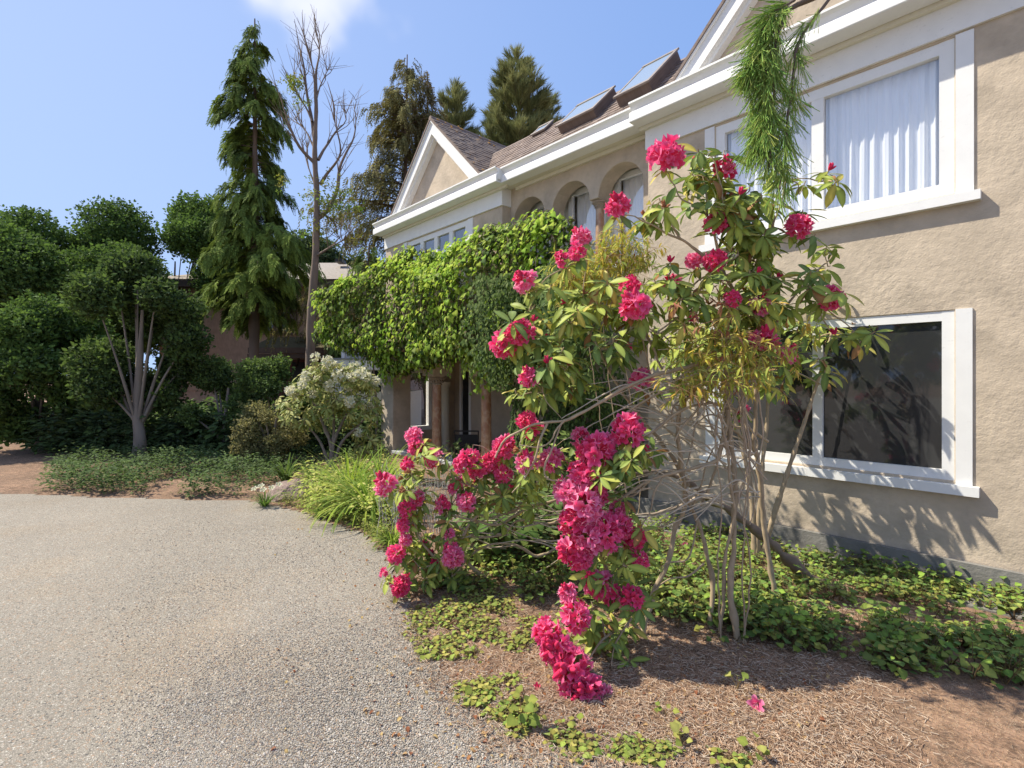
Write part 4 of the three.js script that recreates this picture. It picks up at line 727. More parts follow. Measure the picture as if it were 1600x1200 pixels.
function flowerTruss(t, p, dir, diam, o = {}) {
  const g = new THREE.Group(); g.name = 'flower_truss'; g.position.copy(p); t.add(g);
  const set = o.white ? null : o.set ?? (rnd() < 0.45 ? 0 : rnd() < 0.7 ? 2 : 1), r = diam * 0.5, n = o.n ?? (diam > 0.13 ? 15 : diam > 0.08 ? 10 : 6), fr = r * (n > 12 ? 0.52 : 0.60);
  const q = new THREE.Quaternion().setFromUnitVectors(UPV, dir);
  for (let k = 0; k < n; k++) {
    const y = 1 - (k + 0.4) / n * 1.35, a = k * 2.39996 + R(-0.25, 0.25), h = Math.sqrt(Math.max(0, 1 - y * y));
    const d = V(Math.cos(a) * h, y, Math.sin(a) * h).applyQuaternion(q); d.y -= 0.08; d.normalize();
    const f = part('floret', o.white ? pick(whiteFlorets) : pick(florets[rnd() < 0.85 ? set : Math.floor(rnd() * 4)]), M.petal, g);
    f.applyMatrix4(orient(d.clone().multiplyScalar(r * R(0.24, 0.58)), d.clone().add(rdir().multiplyScalar(0.28)), rdir(), fr * R(0.85, 1.25), fr * R(0.85, 1.2)));
  }
  if (!o.white && rnd() < 0.3) { const b = part('flower_bud', budRed, M.bark, g); b.applyMatrix4(orient(dir.clone().multiplyScalar(r * 0.35), dir.clone().add(rdir().multiplyScalar(0.5)), XV, r * 0.55)); }
  return g;
}
function makeRhodo(t, org, branches, tips, o = {}) {
  const samples = [], leaves = [], L = o.leaf ?? 0.155;
  branches.forEach(b => {
    const pts = b.pts.map(q => P(q[0], q[1], q[2] ?? b.d).sub(org)), m = new MB(), cv = m.tube(pts, b.r0, b.r1, b.r0 > 0.018 ? 8 : 6, 0.035, b.col ?? barkPale, 0.2);
    for (let i = 0; i <= 30; i++) samples.push([cv.getPoint(i / 30), lerp(b.r0, b.r1, i / 30), i / 30]);
    m.build(b.name ?? 'branch', M.bark, t);
  });
  const twigs = new MB(), sunward = V(SUN.x, 0.4, 0.4).normalize();
  for (const tip of tips) {
    const p = tip.p.clone().sub(org); let best = null, bd = 1e9;
    for (const s of samples) { const dy = p.y - s[0].y, d = p.distanceTo(s[0]) + (dy < -0.05 ? 0.25 * -dy : 0) + (1 - s[2]) * 0.25; if (d < bd) { bd = d; best = s; } }
    const q = best[0], axis = p.clone().sub(q), len = axis.length();
    const dir = (tip.dir ?? axis.clone().normalize().multiplyScalar(0.55).add(V(gauss() * 0.35, 0.45, 0.25 + gauss() * 0.3)).add(sunward.clone().multiplyScalar(0.35))).normalize();
    const mid = q.clone().lerp(p, 0.55).add(V(gauss() * 0.06 * len, -0.08 * len, gauss() * 0.08 * len)), pre = p.clone().addScaledVector(dir, -Math.min(0.1, len * 0.3));
    if (len > 0.04) { const c = twigs.tube([q, mid, pre, p], Math.min(best[1] * 0.8, 0.0085), 0.004, 5, 0.04, barkPale, 0.15); samples.push([c.getPoint(0.6), 0.005, 0.9]); }
    const n = tip.n ?? Math.round(R(7, 11)), pal = rnd() < 0.35 ? 0 : rnd() < 0.5 ? 1 : 2, ls = L * (tip.ls ?? 1);
    for (let k = 0; k < n; k++) {
      const a = k * 2.39996 + R(-0.3, 0.3), el = R(-0.55, 0.35) - (tip.size ? 0.15 : 0), e1 = V().crossVectors(dir, Math.abs(dir.y) > 0.9 ? XV : UPV).normalize(), e2 = V().crossVectors(dir, e1);
      const out = e1.clone().multiplyScalar(Math.cos(a)).addScaledVector(e2, Math.sin(a)).addScaledVector(dir, el); out.y -= 0.25; out.normalize();
      const pos = p.clone().addScaledVector(dir, R(-0.045, 0.0)), s = ls * R(0.7, 1.18), ci = rnd() < 0.6 ? pal : rnd() < 0.75 ? Math.floor(R(4)) : 4;
      const g = o.olive ? pick(rhOlive) : rnd() < 0.025 ? pick(rhRed) : pick(rhLeaf[ci]);
      leaves.push({ g, m: orient(pos, out, dir.clone().add(V(0, 0.5, 0)).add(rdir().multiplyScalar(0.35)), s), d: camD(pos.clone().add(org)) });
    }
    if (tip.size) flowerTruss(t, p.clone().addScaledVector(dir, tip.size * 0.18), dir, tip.size, { ...o.truss, ...tip.o });
    else if (o.buds && rnd() < 0.22) { const b = part('flower_bud', rnd() < 0.5 ? budRed : budScale, M.bark, t); b.applyMatrix4(orient(p, dir, XV, R(0.02, 0.03))); }
  }
  if (!twigs.empty) twigs.build('twigs', M.bark, t, 'stuff');
  splitLeaves(leaves, M.glossLeaf, t, o.max ?? 300);
  return t;
}
const flowerTips = (list, d0, d1, k = 1) => list.map(([x, y, s, dd, o]) => { const d = dd || R(d0, d1); return { p: P(x, y, d), size: s / F * d * 1.12 * k, o, n: 6 + Math.floor(R(4)) }; });
const leafTips = (regions, d0, d1) => regions.flatMap(([x, y, rx, ry, n]) => Array.from({ length: n }, () => { const a = R(6.283), r = Math.sqrt(rnd()); return { p: P(x + Math.cos(a) * r * rx, y + Math.sin(a) * r * ry, R(d0, d1)) }; }));
{ // the tall leggy one at the right
  const org = Gp(1140, 1000, 0); const t = thing('rhododendron_bush', 'tall leggy rhododendron at the right with bare twisting stems and scattered pink flower heads', 'rhododendron', [org.x, org.y, org.z]);
  const B = (r0, r1, d, pts, o = {}) => ({ r0, r1, d, pts, ...o });
  const br = [
    B(0.023, 0.010, 3.3, [[1156, 1012, 3.3], [1143, 930, 3.32], [1146, 850, 3.36], [1150, 790, 3.38], [1146, 720, 3.4], [1138, 640, 3.42], [1132, 560, 3.42], [1138, 500, 3.42], [1145, 455, 3.4], [1125, 420, 3.38]], { name: 'trunk' }),
    B(0.014, 0.009, 3.36, [[1126, 992, 3.38], [1130, 930, 3.36], [1134, 870, 3.35], [1148, 800, 3.33], [1140, 740, 3.33], [1137, 690, 3.34]], { name: 'trunk' }),
    B(0.018, 0.009, 3.5, [[1108, 990, 3.45], [1114, 920, 3.5], [1103, 860, 3.52], [1090, 815, 3.55], [1070, 770, 3.55], [1062, 720, 3.55], [1060, 660, 3.55], [1075, 620, 3.5], [1110, 585, 3.5]], { name: 'trunk' }),
    B(0.019, 0.010, 3.4, [[1004, 990, 3.35], [1020, 930, 3.4], [1045, 880, 3.45], [1055, 830, 3.5], [1068, 790, 3.5], [1065, 720, 3.5], [1058, 670, 3.5], [1066, 620, 3.45]], { name: 'trunk' }),
    B(0.021, 0.011, 3.6, [[1212, 962, 3.75], [1204, 880, 3.75], [1192, 800, 3.75], [1186, 730, 3.7], [1178, 680, 3.65], [1182, 600, 3.6], [1180, 520, 3.6], [1172, 440, 3.55], [1165, 360, 3.5]], { name: 'trunk' }),
    B(0.016, 0.007, 3.4, [[1137, 640, 3.4], [1131, 690, 3.38], [1120, 718, 3.36], [1085, 731, 3.34], [1040, 742, 3.3], [1012, 752, 3.28], [980, 773, 3.24], [955, 798, 3.22], [948, 822, 3.2], [946, 850, 3.18]]),
    B(0.016, 0.006, 3.3, [[1128, 560, 3.4], [1085, 570, 3.36], [1040, 582, 3.32], [1012, 590, 3.3], [975, 607, 3.25], [940, 627, 3.22], [910, 645, 3.2], [882, 657, 3.2], [850, 661, 3.2], [820, 668, 3.2], [800, 680, 3.2], [786, 692, 3.2], [774, 715, 3.22]]),
    B(0.008, 0.004, 3.2, [[882, 657, 3.2], [868, 672, 3.18], [862, 688, 3.18], [848, 697, 3.18], [825, 698, 3.18], [812, 695, 3.18]]),
    B(0.007, 0.004, 3.2, [[878, 660, 3.2], [862, 700, 3.16], [851, 730, 3.15], [856, 748, 3.15], [890, 752, 3.15]]),
    B(0.008, 0.004, 3.2, [[855, 662, 3.2], [842, 690, 3.16], [834, 720, 3.16], [818, 752, 3.16], [800, 770, 3.18]]),
    B(0.012, 0.006, 3.4, [[1150, 640, 3.42], [1112, 630, 3.4], [1075, 636, 3.36], [1037, 662, 3.32], [1000, 690, 3.3], [985, 705, 3.3]]),
    B(0.011, 0.006, 3.3, [[1115, 598, 3.38], [1100, 622, 3.36], [1087, 645, 3.34], [1066, 668, 3.32], [1054, 688, 3.3]]),
    B(0.012, 0.005, 3.3, [[1140, 638, 3.42], [1108, 628, 3.4], [1080, 612, 3.38], [1050, 608, 3.35], [1025, 616, 3.32], [987, 640, 3.28], [960, 656, 3.26], [949, 675, 3.25], [945, 690, 3.25]]),
    B(0.015, 0.008, 3.7, [[1075, 760, 3.6], [1040, 700, 3.65], [1005, 657, 3.7], [987, 634, 3.7], [962, 597, 3.72], [936, 550, 3.74], [922, 517, 3.75], [906, 488, 3.75]]),
    B(0.009, 0.005, 3.6, [[1000, 520, 3.6], [985, 496, 3.6], [972, 492, 3.6], [935, 483, 3.6], [922, 472, 3.6], [910, 459, 3.6]]),
    B(0.010, 0.006, 3.45, [[1035, 577, 3.5], [1025, 555, 3.5], [1012, 525, 3.5], [1000, 505, 3.48], [985, 498, 3.45], [972, 472, 3.45], [952, 446, 3.45]]),
    B(0.008, 0.005, 3.5, [[1018, 620, 3.5], [1014, 585, 3.5], [1010, 555, 3.5], [1000, 520, 3.5], [985, 497, 3.5]]),
    B(0.009, 0.005, 3.4, [[1150, 462, 3.4], [1122, 476, 3.38], [1075, 487, 3.36], [1037, 512, 3.34], [1025, 522, 3.34]]),
    B(0.011, 0.005, 3.3, [[1128, 425, 3.38], [1110, 408, 3.35], [1085, 388, 3.32], [1062, 372, 3.3], [1035, 362, 3.28], [1015, 350, 3.26], [992, 338, 3.25]]),
    B(0.008, 0.004, 3.3, [[1062, 372, 3.3], [1050, 352, 3.28], [1037, 331, 3.28], [1030, 310, 3.28]]),
    B(0.010, 0.004, 3.35, [[1126, 420, 3.38], [1122, 387, 3.36], [1112, 355, 3.35], [1105, 337, 3.34], [1085, 322, 3.34], [1062, 305, 3.32], [1048, 282, 3.3]]),
    B(0.010, 0.004, 3.4, [[1132, 430, 3.4], [1137, 375, 3.4], [1132, 325, 3.4], [1125, 285, 3.4], [1112, 245, 3.4]]),
    B(0.009, 0.004, 3.35, [[1105, 337, 3.34], [1103, 300, 3.36], [1098, 275, 3.38]]),
    B(0.012, 0.005, 3.5, [[1172, 440, 3.55], [1195, 380, 3.5], [1215, 330, 3.5], [1230, 280, 3.5]]),
    B(0.012, 0.005, 3.6, [[1180, 560, 3.6], [1215, 500, 3.55], [1260, 440, 3.5], [1300, 400, 3.5]]),
    B(0.008, 0.004, 3.3, [[1090, 815, 3.5], [1074, 873, 3.45], [1040, 880, 3.4], [1030, 892, 3.38]]),
    B(0.008, 0.004, 3.3, [[1100, 880, 3.5], [1075, 900, 3.45], [1045, 905, 3.4], [1020, 925, 3.38]]),
    B(0.007, 0.004, 3.3, [[1060, 790, 3.5], [1045, 815, 3.4], [1020, 826, 3.35], [1006, 829, 3.32]]),
    B(0.007, 0.003, 3.3, [[1040, 742, 3.3], [1022, 768, 3.25], [1016, 800, 3.22], [1003, 822, 3.2], [1001, 850, 3.2]]),
    B(0.007, 0.003, 3.3, [[1012, 752, 3.28], [1000, 768, 3.28], [985, 776, 3.3], [965, 770, 3.3], [935, 750, 3.3]]),
    B(0.009, 0.004, 3.5, [[1095, 790, 3.5], [1115, 740, 3.45], [1125, 700, 3.42], [1130, 660, 3.4], [1150, 590, 3.45]]),
    B(0.007, 0.003, 3.4, [[1078, 800, 3.5], [1095, 760, 3.45], [1108, 712, 3.42], [1122, 690, 3.4]]),
    B(0.013, 0.008, 3.7, [[1200, 690, 3.8], [1170, 670, 3.75], [1145, 665, 3.7], [1128, 632, 3.65]]),
    B(0.009, 0.004, 3.6, [[1170, 700, 3.7], [1155, 680, 3.65], [1140, 668, 3.6], [1118, 620, 3.6], [1100, 590, 3.6]]),
  ];
  for (let k = 0; k < 62; k++) { const x0 = R(1040, 1195), y0 = R(575, 800), d = R(3.3, 3.8), l = R(60, 190), up = R(-70, 50), x1 = x0 - l, y1 = y0 + up, b0 = R(-40, 10); br.push(B(R(0.005, 0.008), 0.0025, d, [[x0, y0, d], [x0 - l * 0.35, y0 + up * 0.3 + b0, d - 0.03], [x0 - l * 0.7, y0 + up * 0.75 + b0 * 0.6, d - 0.08], [x1, y1, d - 0.12]], { col: rgb(0.50, 0.42, 0.31) })); }
  for (let k = 0; k < 12; k++) { const x0 = R(1060, 1180), y0 = R(560, 640), d = R(3.3, 3.6), h = R(80, 220); br.push(B(R(0.005, 0.008), 0.004, d, [[x0, y0, d], [x0 + R(-25, 15), y0 + h * 0.4, d], [x0 + R(-30, 25), y0 + h * 0.8, d], [x0 + R(-45, 20), y0 + h, d]], { col: rgb(0.40, 0.31, 0.22) })); }
  const fl = flowerTips([[1041, 256, 50, 3.3], [1130, 272, 32, 3.5], [967, 329, 36], [1119, 358, 36, 3.35], [910, 380, 32], [904, 398, 26], [884, 410, 24], [824, 443, 34], [981, 449, 26], [1056, 448, 26], [1090, 412, 28], [1116, 412, 34], [997, 489, 46, 3.2], [1145, 470, 24], [1182, 486, 34], [1190, 542, 40, 3.3], [1080, 497, 16], [975, 545, 18], [794, 540, 40], [812, 526, 40], [833, 595, 32], [1003, 600, 34, 3.5], [826, 664, 30], [836, 678, 30], [982, 681, 50, 3.2], [960, 690, 20], [908, 685, 26, 3.5], [826, 730, 32], [868, 727, 36], [900, 738, 22], [1240, 360, 36], [1290, 470, 36], [1225, 560, 30]], 3.2, 3.6);
  const lf = leafTips([[1105, 255, 34, 36, 9], [1110, 300, 44, 40, 10], [1010, 332, 40, 24, 6], [1172, 355, 38, 70, 24], [1190, 450, 34, 60, 14], [880, 480, 70, 40, 17], [960, 480, 80, 48, 13], [830, 540, 60, 55, 13], [925, 555, 105, 50, 18], [1060, 440, 45, 36, 9], [1000, 520, 80, 36, 10], [855, 600, 60, 36, 8], [1008, 690, 30, 26, 5], [1100, 445, 40, 40, 8], [1140, 540, 60, 40, 8], [1250, 340, 70, 130, 14], [1300, 480, 80, 100, 10], [870, 705, 60, 30, 7], [1185, 400, 24, 90, 18], [1150, 330, 30, 40, 8], [1160, 500, 40, 50, 10]], 3.2, 3.75);
  makeRhodo(t, org, br, [...fl, ...lf], { buds: true });
}
{ // the one against the wall
  const org = onGround(1180, 5.3, -0.2), t = thing('rhododendron_bush', 'dark green rhododendron filling the space before the lower window, almost without flowers', 'rhododendron', [org.x, org.y, org.z]);
  const b = (r0, r1, pts) => ({ r0, r1, d: 5.4, pts, name: 'trunk' });
  const br = [b(0.035, 0.012, [[1180, 878, 5.3], [1172, 760, 5.35], [1150, 660, 5.4], [1120, 570, 5.5], [1100, 500, 5.6]]), b(0.03, 0.012, [[1182, 878, 5.3], [1190, 740, 5.3], [1200, 620, 5.4], [1190, 520, 5.5]]), b(0.03, 0.012, [[1186, 878, 5.3], [1230, 740, 5.2], [1270, 620, 5.2], [1300, 520, 5.2]])];
  const lf = leafTips([[1110, 540, 70, 50, 34], [1190, 520, 70, 50, 30], [1280, 530, 80, 70, 30], [1060, 570, 40, 30, 10], [1150, 590, 90, 24, 14]], 5.0, 6.0);
  makeRhodo(t, org, br, [...flowerTips([[1150, 655, 20, 5.6], [1162, 640, 14, 5.5]], 5.4, 5.6), ...lf], { max: 120, leaf: 0.17 });
}
{ // the one reaching down to the mulch in front
  const org = Gp(1000, 1000, 0), t = thing('rhododendron_bush', 'rhododendron whose column of big pink flower heads reaches down to the brown mulch in front', 'rhododendron', [org.x, org.y, org.z]);
  const br = [
    { r0: 0.016, r1: 0.007, d: 3.2, name: 'trunk', pts: [[1003, 992, 3.3], [985, 968, 3.25], [965, 940, 3.2], [952, 900, 3.2], [940, 860, 3.2], [930, 800, 3.25], [925, 740, 3.3]] },
    { r0: 0.011, r1: 0.005, d: 3, pts: [[1000, 990, 3.3], [970, 985, 3.15], [940, 1000, 3.0], [915, 1040, 2.85]] },
    { r0: 0.009, r1: 0.004, d: 3, pts: [[965, 940, 3.2], [930, 950, 3.1], [890, 970, 3.0], [868, 985, 2.95]] },
    { r0: 0.009, r1: 0.004, d: 3.2, pts: [[952, 900, 3.2], [975, 860, 3.2], [995, 830, 3.2]] },
    { r0: 0.008, r1: 0.004, d: 3.2, pts: [[980, 965, 3.2], [985, 945, 3.15], [995, 925, 3.1]] },
    { r0: 0.007, r1: 0.003, d: 3, pts: [[985, 968, 3.2], [960, 1010, 3.0], [955, 1040, 2.95]] }];
  const fl = flowerTips([[932, 712, 52, 3.2], [916, 742, 42, 3.2], [945, 700, 34, 3.22], [893, 770, 42, 3.18], [912, 792, 54, 3.12], [930, 778, 38, 3.2], [900, 812, 44, 3.12], [915, 838, 46, 3.1], [945, 836, 50, 3.1], [962, 828, 40, 3.15], [900, 862, 44, 3.08], [912, 872, 30, 3.06], [966, 802, 28, 3.2], [997, 842, 36, 3.2], [1000, 874, 26, 3.15], [945, 918, 42, 3.1], [958, 928, 28, 3.1], [989, 935, 36, 3.05], [890, 934, 30, 3.0], [898, 964, 42, 2.95], [858, 990, 40, 2.9], [873, 1012, 44, 2.87], [885, 1032, 40, 2.85], [900, 1048, 56, 2.8], [918, 1072, 52, 2.78], [903, 1090, 48, 2.76], [936, 1086, 42, 2.78]], 3, 3.2, 1.05);
  const lf = leafTips([[965, 745, 42, 36, 6], [985, 850, 36, 50, 6], [990, 905, 40, 45, 8], [950, 985, 55, 36, 11], [905, 945, 26, 40, 4], [955, 1020, 40, 22, 5], [1000, 700, 30, 26, 4], [935, 880, 30, 30, 3]], 2.95, 3.3);
  makeRhodo(t, org, br, [...fl, ...lf], { buds: true, leaf: 0.125 });
}
{ // the low one at the gravel's edge
  const org = Gp(735, 905, 0), t = thing('rhododendron_bush', 'low spreading pink rhododendron at the edge of the gravel in front of the porch', 'rhododendron', [org.x, org.y, org.z]);
  const b = (r0, r1, pts, name) => ({ r0, r1, d: 4.1, pts, name });
  const br = [
    b(0.02, 0.008, [[760, 905, 4.2], [735, 885, 4.15], [716, 855, 4.1], [728, 829, 4.1], [739, 813, 4.08], [755, 792, 4.08], [770, 773, 4.1]], 'trunk'),
    b(0.016, 0.007, [[760, 905, 4.25], [720, 895, 4.15], [690, 880, 4.1], [660, 850, 4.05], [645, 815, 4.0]], 'trunk'),
    b(0.014, 0.006, [[880, 850, 4.3], [840, 868, 4.25], [800, 850, 4.2], [753, 856, 4.15], [715, 892, 4.1], [702, 905, 4.05]]),
    b(0.014, 0.007, [[905, 770, 4.3], [865, 783, 4.25], [830, 791, 4.2], [805, 806, 4.15], [775, 820, 4.12], [739, 813, 4.1], [700, 805, 4.08], [692, 812, 4.05]]),
    b(0.012, 0.006, [[900, 800, 4.3], [860, 818, 4.25], [807, 815, 4.2], [786, 835, 4.15], [740, 838, 4.12], [728, 830, 4.1], [712, 824, 4.08], [693, 828, 4.05]]),
    b(0.010, 0.005, [[830, 790, 4.2], [795, 800, 4.15], [770, 810, 4.12], [752, 806, 4.1]]),
    b(0.010, 0.005, [[780, 765, 4.15], [735, 757, 4.1], [714, 747, 4.08], [704, 733, 4.06], [700, 722, 4.05], [690, 714, 4.05]]),
    b(0.008, 0.004, [[780, 780, 4.15], [740, 760, 4.1], [700, 750, 4.08], [670, 752, 4.05], [650, 762, 4.0]]),
    b(0.010, 0.005, [[880, 700, 4.2], [830, 735, 4.15], [812, 758, 4.12], [795, 780, 4.12], [770, 800, 4.1]]),
    b(0.010, 0.004, [[645, 815, 4.0], [628, 840, 3.98], [620, 870, 3.97]]), b(0.010, 0.004, [[690, 880, 4.1], [655, 890, 4.0], [630, 910, 3.96]])];
  for (let k = 0; k < 34; k++) { const x0 = R(760, 910), y0 = R(730, 870), d = R(4.1, 4.5), l = R(50, 140), up = R(-50, 45), b0 = R(-14, 18); br.push(b(R(0.005, 0.008), 0.0025, [[x0, y0, d], [x0 - l * 0.35, y0 + up * 0.3 + b0, d], [x0 - l * 0.7, y0 + up * 0.7 + b0, d - 0.05], [x0 - l, y0 + up, d - 0.1]])); br[br.length - 1].col = rgb(0.44, 0.36, 0.27); }
  const fl = flowerTips([[650, 686, 28, 4.25], [652, 700, 26, 4.2], [638, 730, 20], [681, 721, 30], [607, 760, 34, 4.05], [737, 716, 30], [722, 727, 24], [750, 740, 36], [764, 730, 26], [785, 743, 28], [790, 702, 34], [781, 712, 24], [733, 785, 30], [714, 766, 22], [722, 756, 18], [697, 795, 22], [690, 786, 18], [655, 780, 24], [640, 800, 26], [637, 822, 24], [645, 812, 20], [709, 870, 32, 3.95], [704, 858, 20, 3.95], [619, 868, 28, 3.95], [634, 848, 20, 3.98], [627, 916, 32, 3.9], [601, 898, 14, 3.9], [703, 838, 18], [638, 905, 16]], 4.0, 4.2);
  const lf = leafTips([[640, 830, 30, 55, 11], [690, 870, 60, 42, 24], [740, 800, 55, 45, 9], [800, 765, 55, 36, 12], [850, 735, 36, 28, 6], [680, 755, 50, 30, 6], [650, 890, 34, 22, 6], [770, 760, 50, 30, 6], [665, 700, 18, 14, 3], [640, 770, 30, 26, 5], [690, 905, 40, 16, 6]], 3.95, 4.3);
  makeRhodo(t, org, br, [...fl, ...lf], { buds: true, leaf: 0.13 });
}
{ // white flowering one, left of the porch
  const org = onGround(512, 9.4, 0), t = thing('rhododendron_bush', 'white flowering rhododendron beside the left corner of the porch', 'rhododendron', [org.x, org.y, org.z]);
  const b = (r0, r1, pts) => ({ r0, r1, d: 9.4, pts, col: barkGrey });
  const br = [b(0.05, 0.015, [[516, 736], [518, 700], [508, 670], [495, 640], [480, 610]]), b(0.04, 0.012, [[518, 736], [522, 690], [535, 660], [550, 630], [560, 600]]), b(0.035, 0.012, [[520, 730], [535, 690], [560, 665], [580, 640], [588, 615]]), b(0.03, 0.012, [[515, 730], [500, 690], [480, 665], [455, 640]]), b(0.03, 0.012, [[520, 700], [522, 660], [520, 630], [510, 595], [500, 575]])];
  const fl = [[493, 564, 12], [512, 569, 14], [521, 576, 11], [530, 592, 16], [521, 607, 18], [550, 594, 14], [564, 589, 15], [555, 578, 12], [572, 595, 12], [587, 602, 14], [480, 592, 13], [495, 598, 12], [457, 615, 13], [466, 619, 14], [486, 621, 12], [472, 607, 12], [551, 631, 16], [567, 635, 13], [577, 641, 12], [562, 680, 12], [540, 583, 10], [505, 582, 10], [545, 610, 11]].map(([x, y, s]) => { const d = R(8.8, 9.2); return { p: P(x, y - 3, d), size: s / F * d * 1.3, n: 9, o: { white: true, n: 7 } }; });
  const lf = leafTips([[520, 605, 70, 38, 80], [475, 635, 48, 30, 50], [560, 640, 36, 45, 50], [530, 578, 45, 16, 20], [570, 690, 24, 20, 12], [520, 645, 50, 25, 26]], 8.9, 10.0);
  makeRhodo(t, org, br, [...fl, ...lf], { leaf: 0.155, max: 150, olive: true });
}

// ------------------------------------------------------------------ low plants
const heart = t => Math.pow(Math.sin(Math.PI * Math.pow(t, 0.62)), 0.6);
const heartLeaf = [0, 1].map(k => leaf({ W: 0.95, rows: 3, fold: 0.15, curl: 0.3 + 0.5 * k, shape: heart, rib: 1.25, stalk: 0.0 }));
const stalkMesh = (b, a, c, r = 0.002, col = rgb(0.20, 0.13, 0.05)) => b.tube([a, a.clone().lerp(c, 0.5).add(V(0, 0.01, 0)), c], r, r * 0.7, 3, 0.06, col, 0);
function plantlet(n, h, s, cols, spread = 0.06) {     // a few stalked heart-shaped leaves
  const b = new MB();
  for (let k = 0; k < n; k++) { const a = R(6.283), r = R(0.3, 1) * spread, p = V(Math.cos(a) * r, h * R(0.4, 1.1), Math.sin(a) * r), c = pick(cols); stalkMesh(b, V(Math.cos(a) * 0.005, 0, Math.sin(a) * 0.005), p); b.add(pick(heartLeaf), orient(p, V(Math.cos(a), R(-0.25, 0.35), Math.sin(a)), V(R(-0.4, 0.4), 1, R(-0.4, 0.4)), s * R(0.7, 1.2)), rgb(c[0] * R(0.85, 1.15), c[1] * R(0.85, 1.15), c[2])); }
  return b.geo();
}
const onBed = (px, py) => { let p = Gp(px, py, 0); for (let k = 0; k < 3; k++) p = Gp(px, py, groundY(p.x, p.z)); p.y = groundY(p.x, p.z); return p; };
const area = (pts) => { const vs = pts.map(q => ({ x: q[0], z: q[1] })); return (x, y) => inPoly(x, y, vs); };
const scatter = (name, label, cat, geos, mat, inside, box2, n, size, keep, tints) => {
  const lists = geos.map(() => [[], []]);
  for (let k = 0; k < n; k++) {
    const x = R(box2[0], box2[1]), y = R(box2[2], box2[3]); if (!inside(x, y)) { continue; }
    const p = onBed(x, y); if (keep && !keep(p, x, y)) continue; if (inPoly(p.x, p.z, drivePoly) && edgeDist(p.x, p.z) > 0.12) continue;
    const g = Math.floor(rnd() * geos.length), sc = R(size[0], size[1]);
    lists[g][0].push(new THREE.Matrix4().compose(p, new THREE.Quaternion().setFromEuler(new THREE.Euler(R(-0.2, 0.2), R(6.28), R(-0.2, 0.2))), V(sc, sc, sc)));
    const t = pick(tints ?? [[1, 1, 1]]), f = R(0.8, 1.2); lists[g][1].push(rgb(t[0] * f, t[1] * f, t[2] * f));
  }
  const o = new THREE.Group(); o.name = numbered(name); scene.add(o); o.userData.kind = 'stuff'; tag(o, label, cat);
  geos.forEach((g, i) => { if (lists[i][0].length) { const m = instanced('foliage', g, mat, lists[i][0], lists[i][1], o); } });
  return o;
};
const greens = [[0.15, 0.21, 0.045], [0.11, 0.175, 0.04], [0.19, 0.24, 0.05], [0.085, 0.14, 0.035]], limes = [[0.30, 0.33, 0.07], [0.24, 0.29, 0.055], [0.36, 0.36, 0.10], [0.19, 0.25, 0.05]];
const carpetC = [[0.26, 0.34, 0.06], [0.20, 0.28, 0.055], [0.33, 0.38, 0.08], [0.14, 0.21, 0.05]];
const carpetG = [0, 1, 2].map(k => plantlet(10, 0.08 + 0.03 * k, 0.048, carpetC, 0.09)), seedG = [0, 1, 2].map(k => plantlet(6, 0.02, 0.026, limes, 0.05));
scatter('ground_cover', 'carpet of heart-shaped green leaves under the rhododendrons up to the house', 'ground cover', carpetG, M.leafy,
  area([[690, 915], [740, 868], [790, 800], [900, 795], [1030, 808], [1210, 832], [1600, 880], [1600, 1075], [1420, 1055], [1230, 1012], [1160, 1003], [1110, 1010], [1062, 1002], [1010, 955], [960, 960], [890, 925], [830, 938], [790, 905], [740, 925]]), [690, 1600, 795, 1080], 4200, [0.6, 1.3],
  (p, x, y) => N3(p.x * 2.2, p.z * 2.2, 1.7) + (y < 940 ? 0.6 : 0.12) > R(-0.1, 0.45));
scatter('creeping_plants', 'pale lime seedlings creeping over the mulch beside the gravel', 'seedlings', seedG, M.leafy,
  area([[640, 955], [720, 920], [800, 905], [880, 905], [900, 940], [830, 1000], [800, 1090], [850, 1130], [1000, 1160], [1200, 1200], [830, 1180], [700, 1070], [640, 1000]]), [630, 1210, 900, 1200], 5200, [0.55, 1.4],
  (p, x, y) => { const q = N3(p.x * 4.5, p.z * 4.5, 9.1) + 0.5 * N3(p.x * 11, p.z * 11, 2.1); return q > (y > 1010 || x > 780 ? 0.10 : -0.22); });
scatter('leafy_mound', 'thick low greenery heaped behind the low pink rhododendron', 'ground cover', [plantlet(12, 0.34, 0.085, greens, 0.16), plantlet(12, 0.24, 0.08, greens, 0.15)], M.leafy,
  area([[730, 875], [760, 820], [800, 790], [900, 790], [960, 800], [930, 850], [840, 875], [790, 890]]), [720, 970, 785, 895], 420, [0.8, 1.3]);
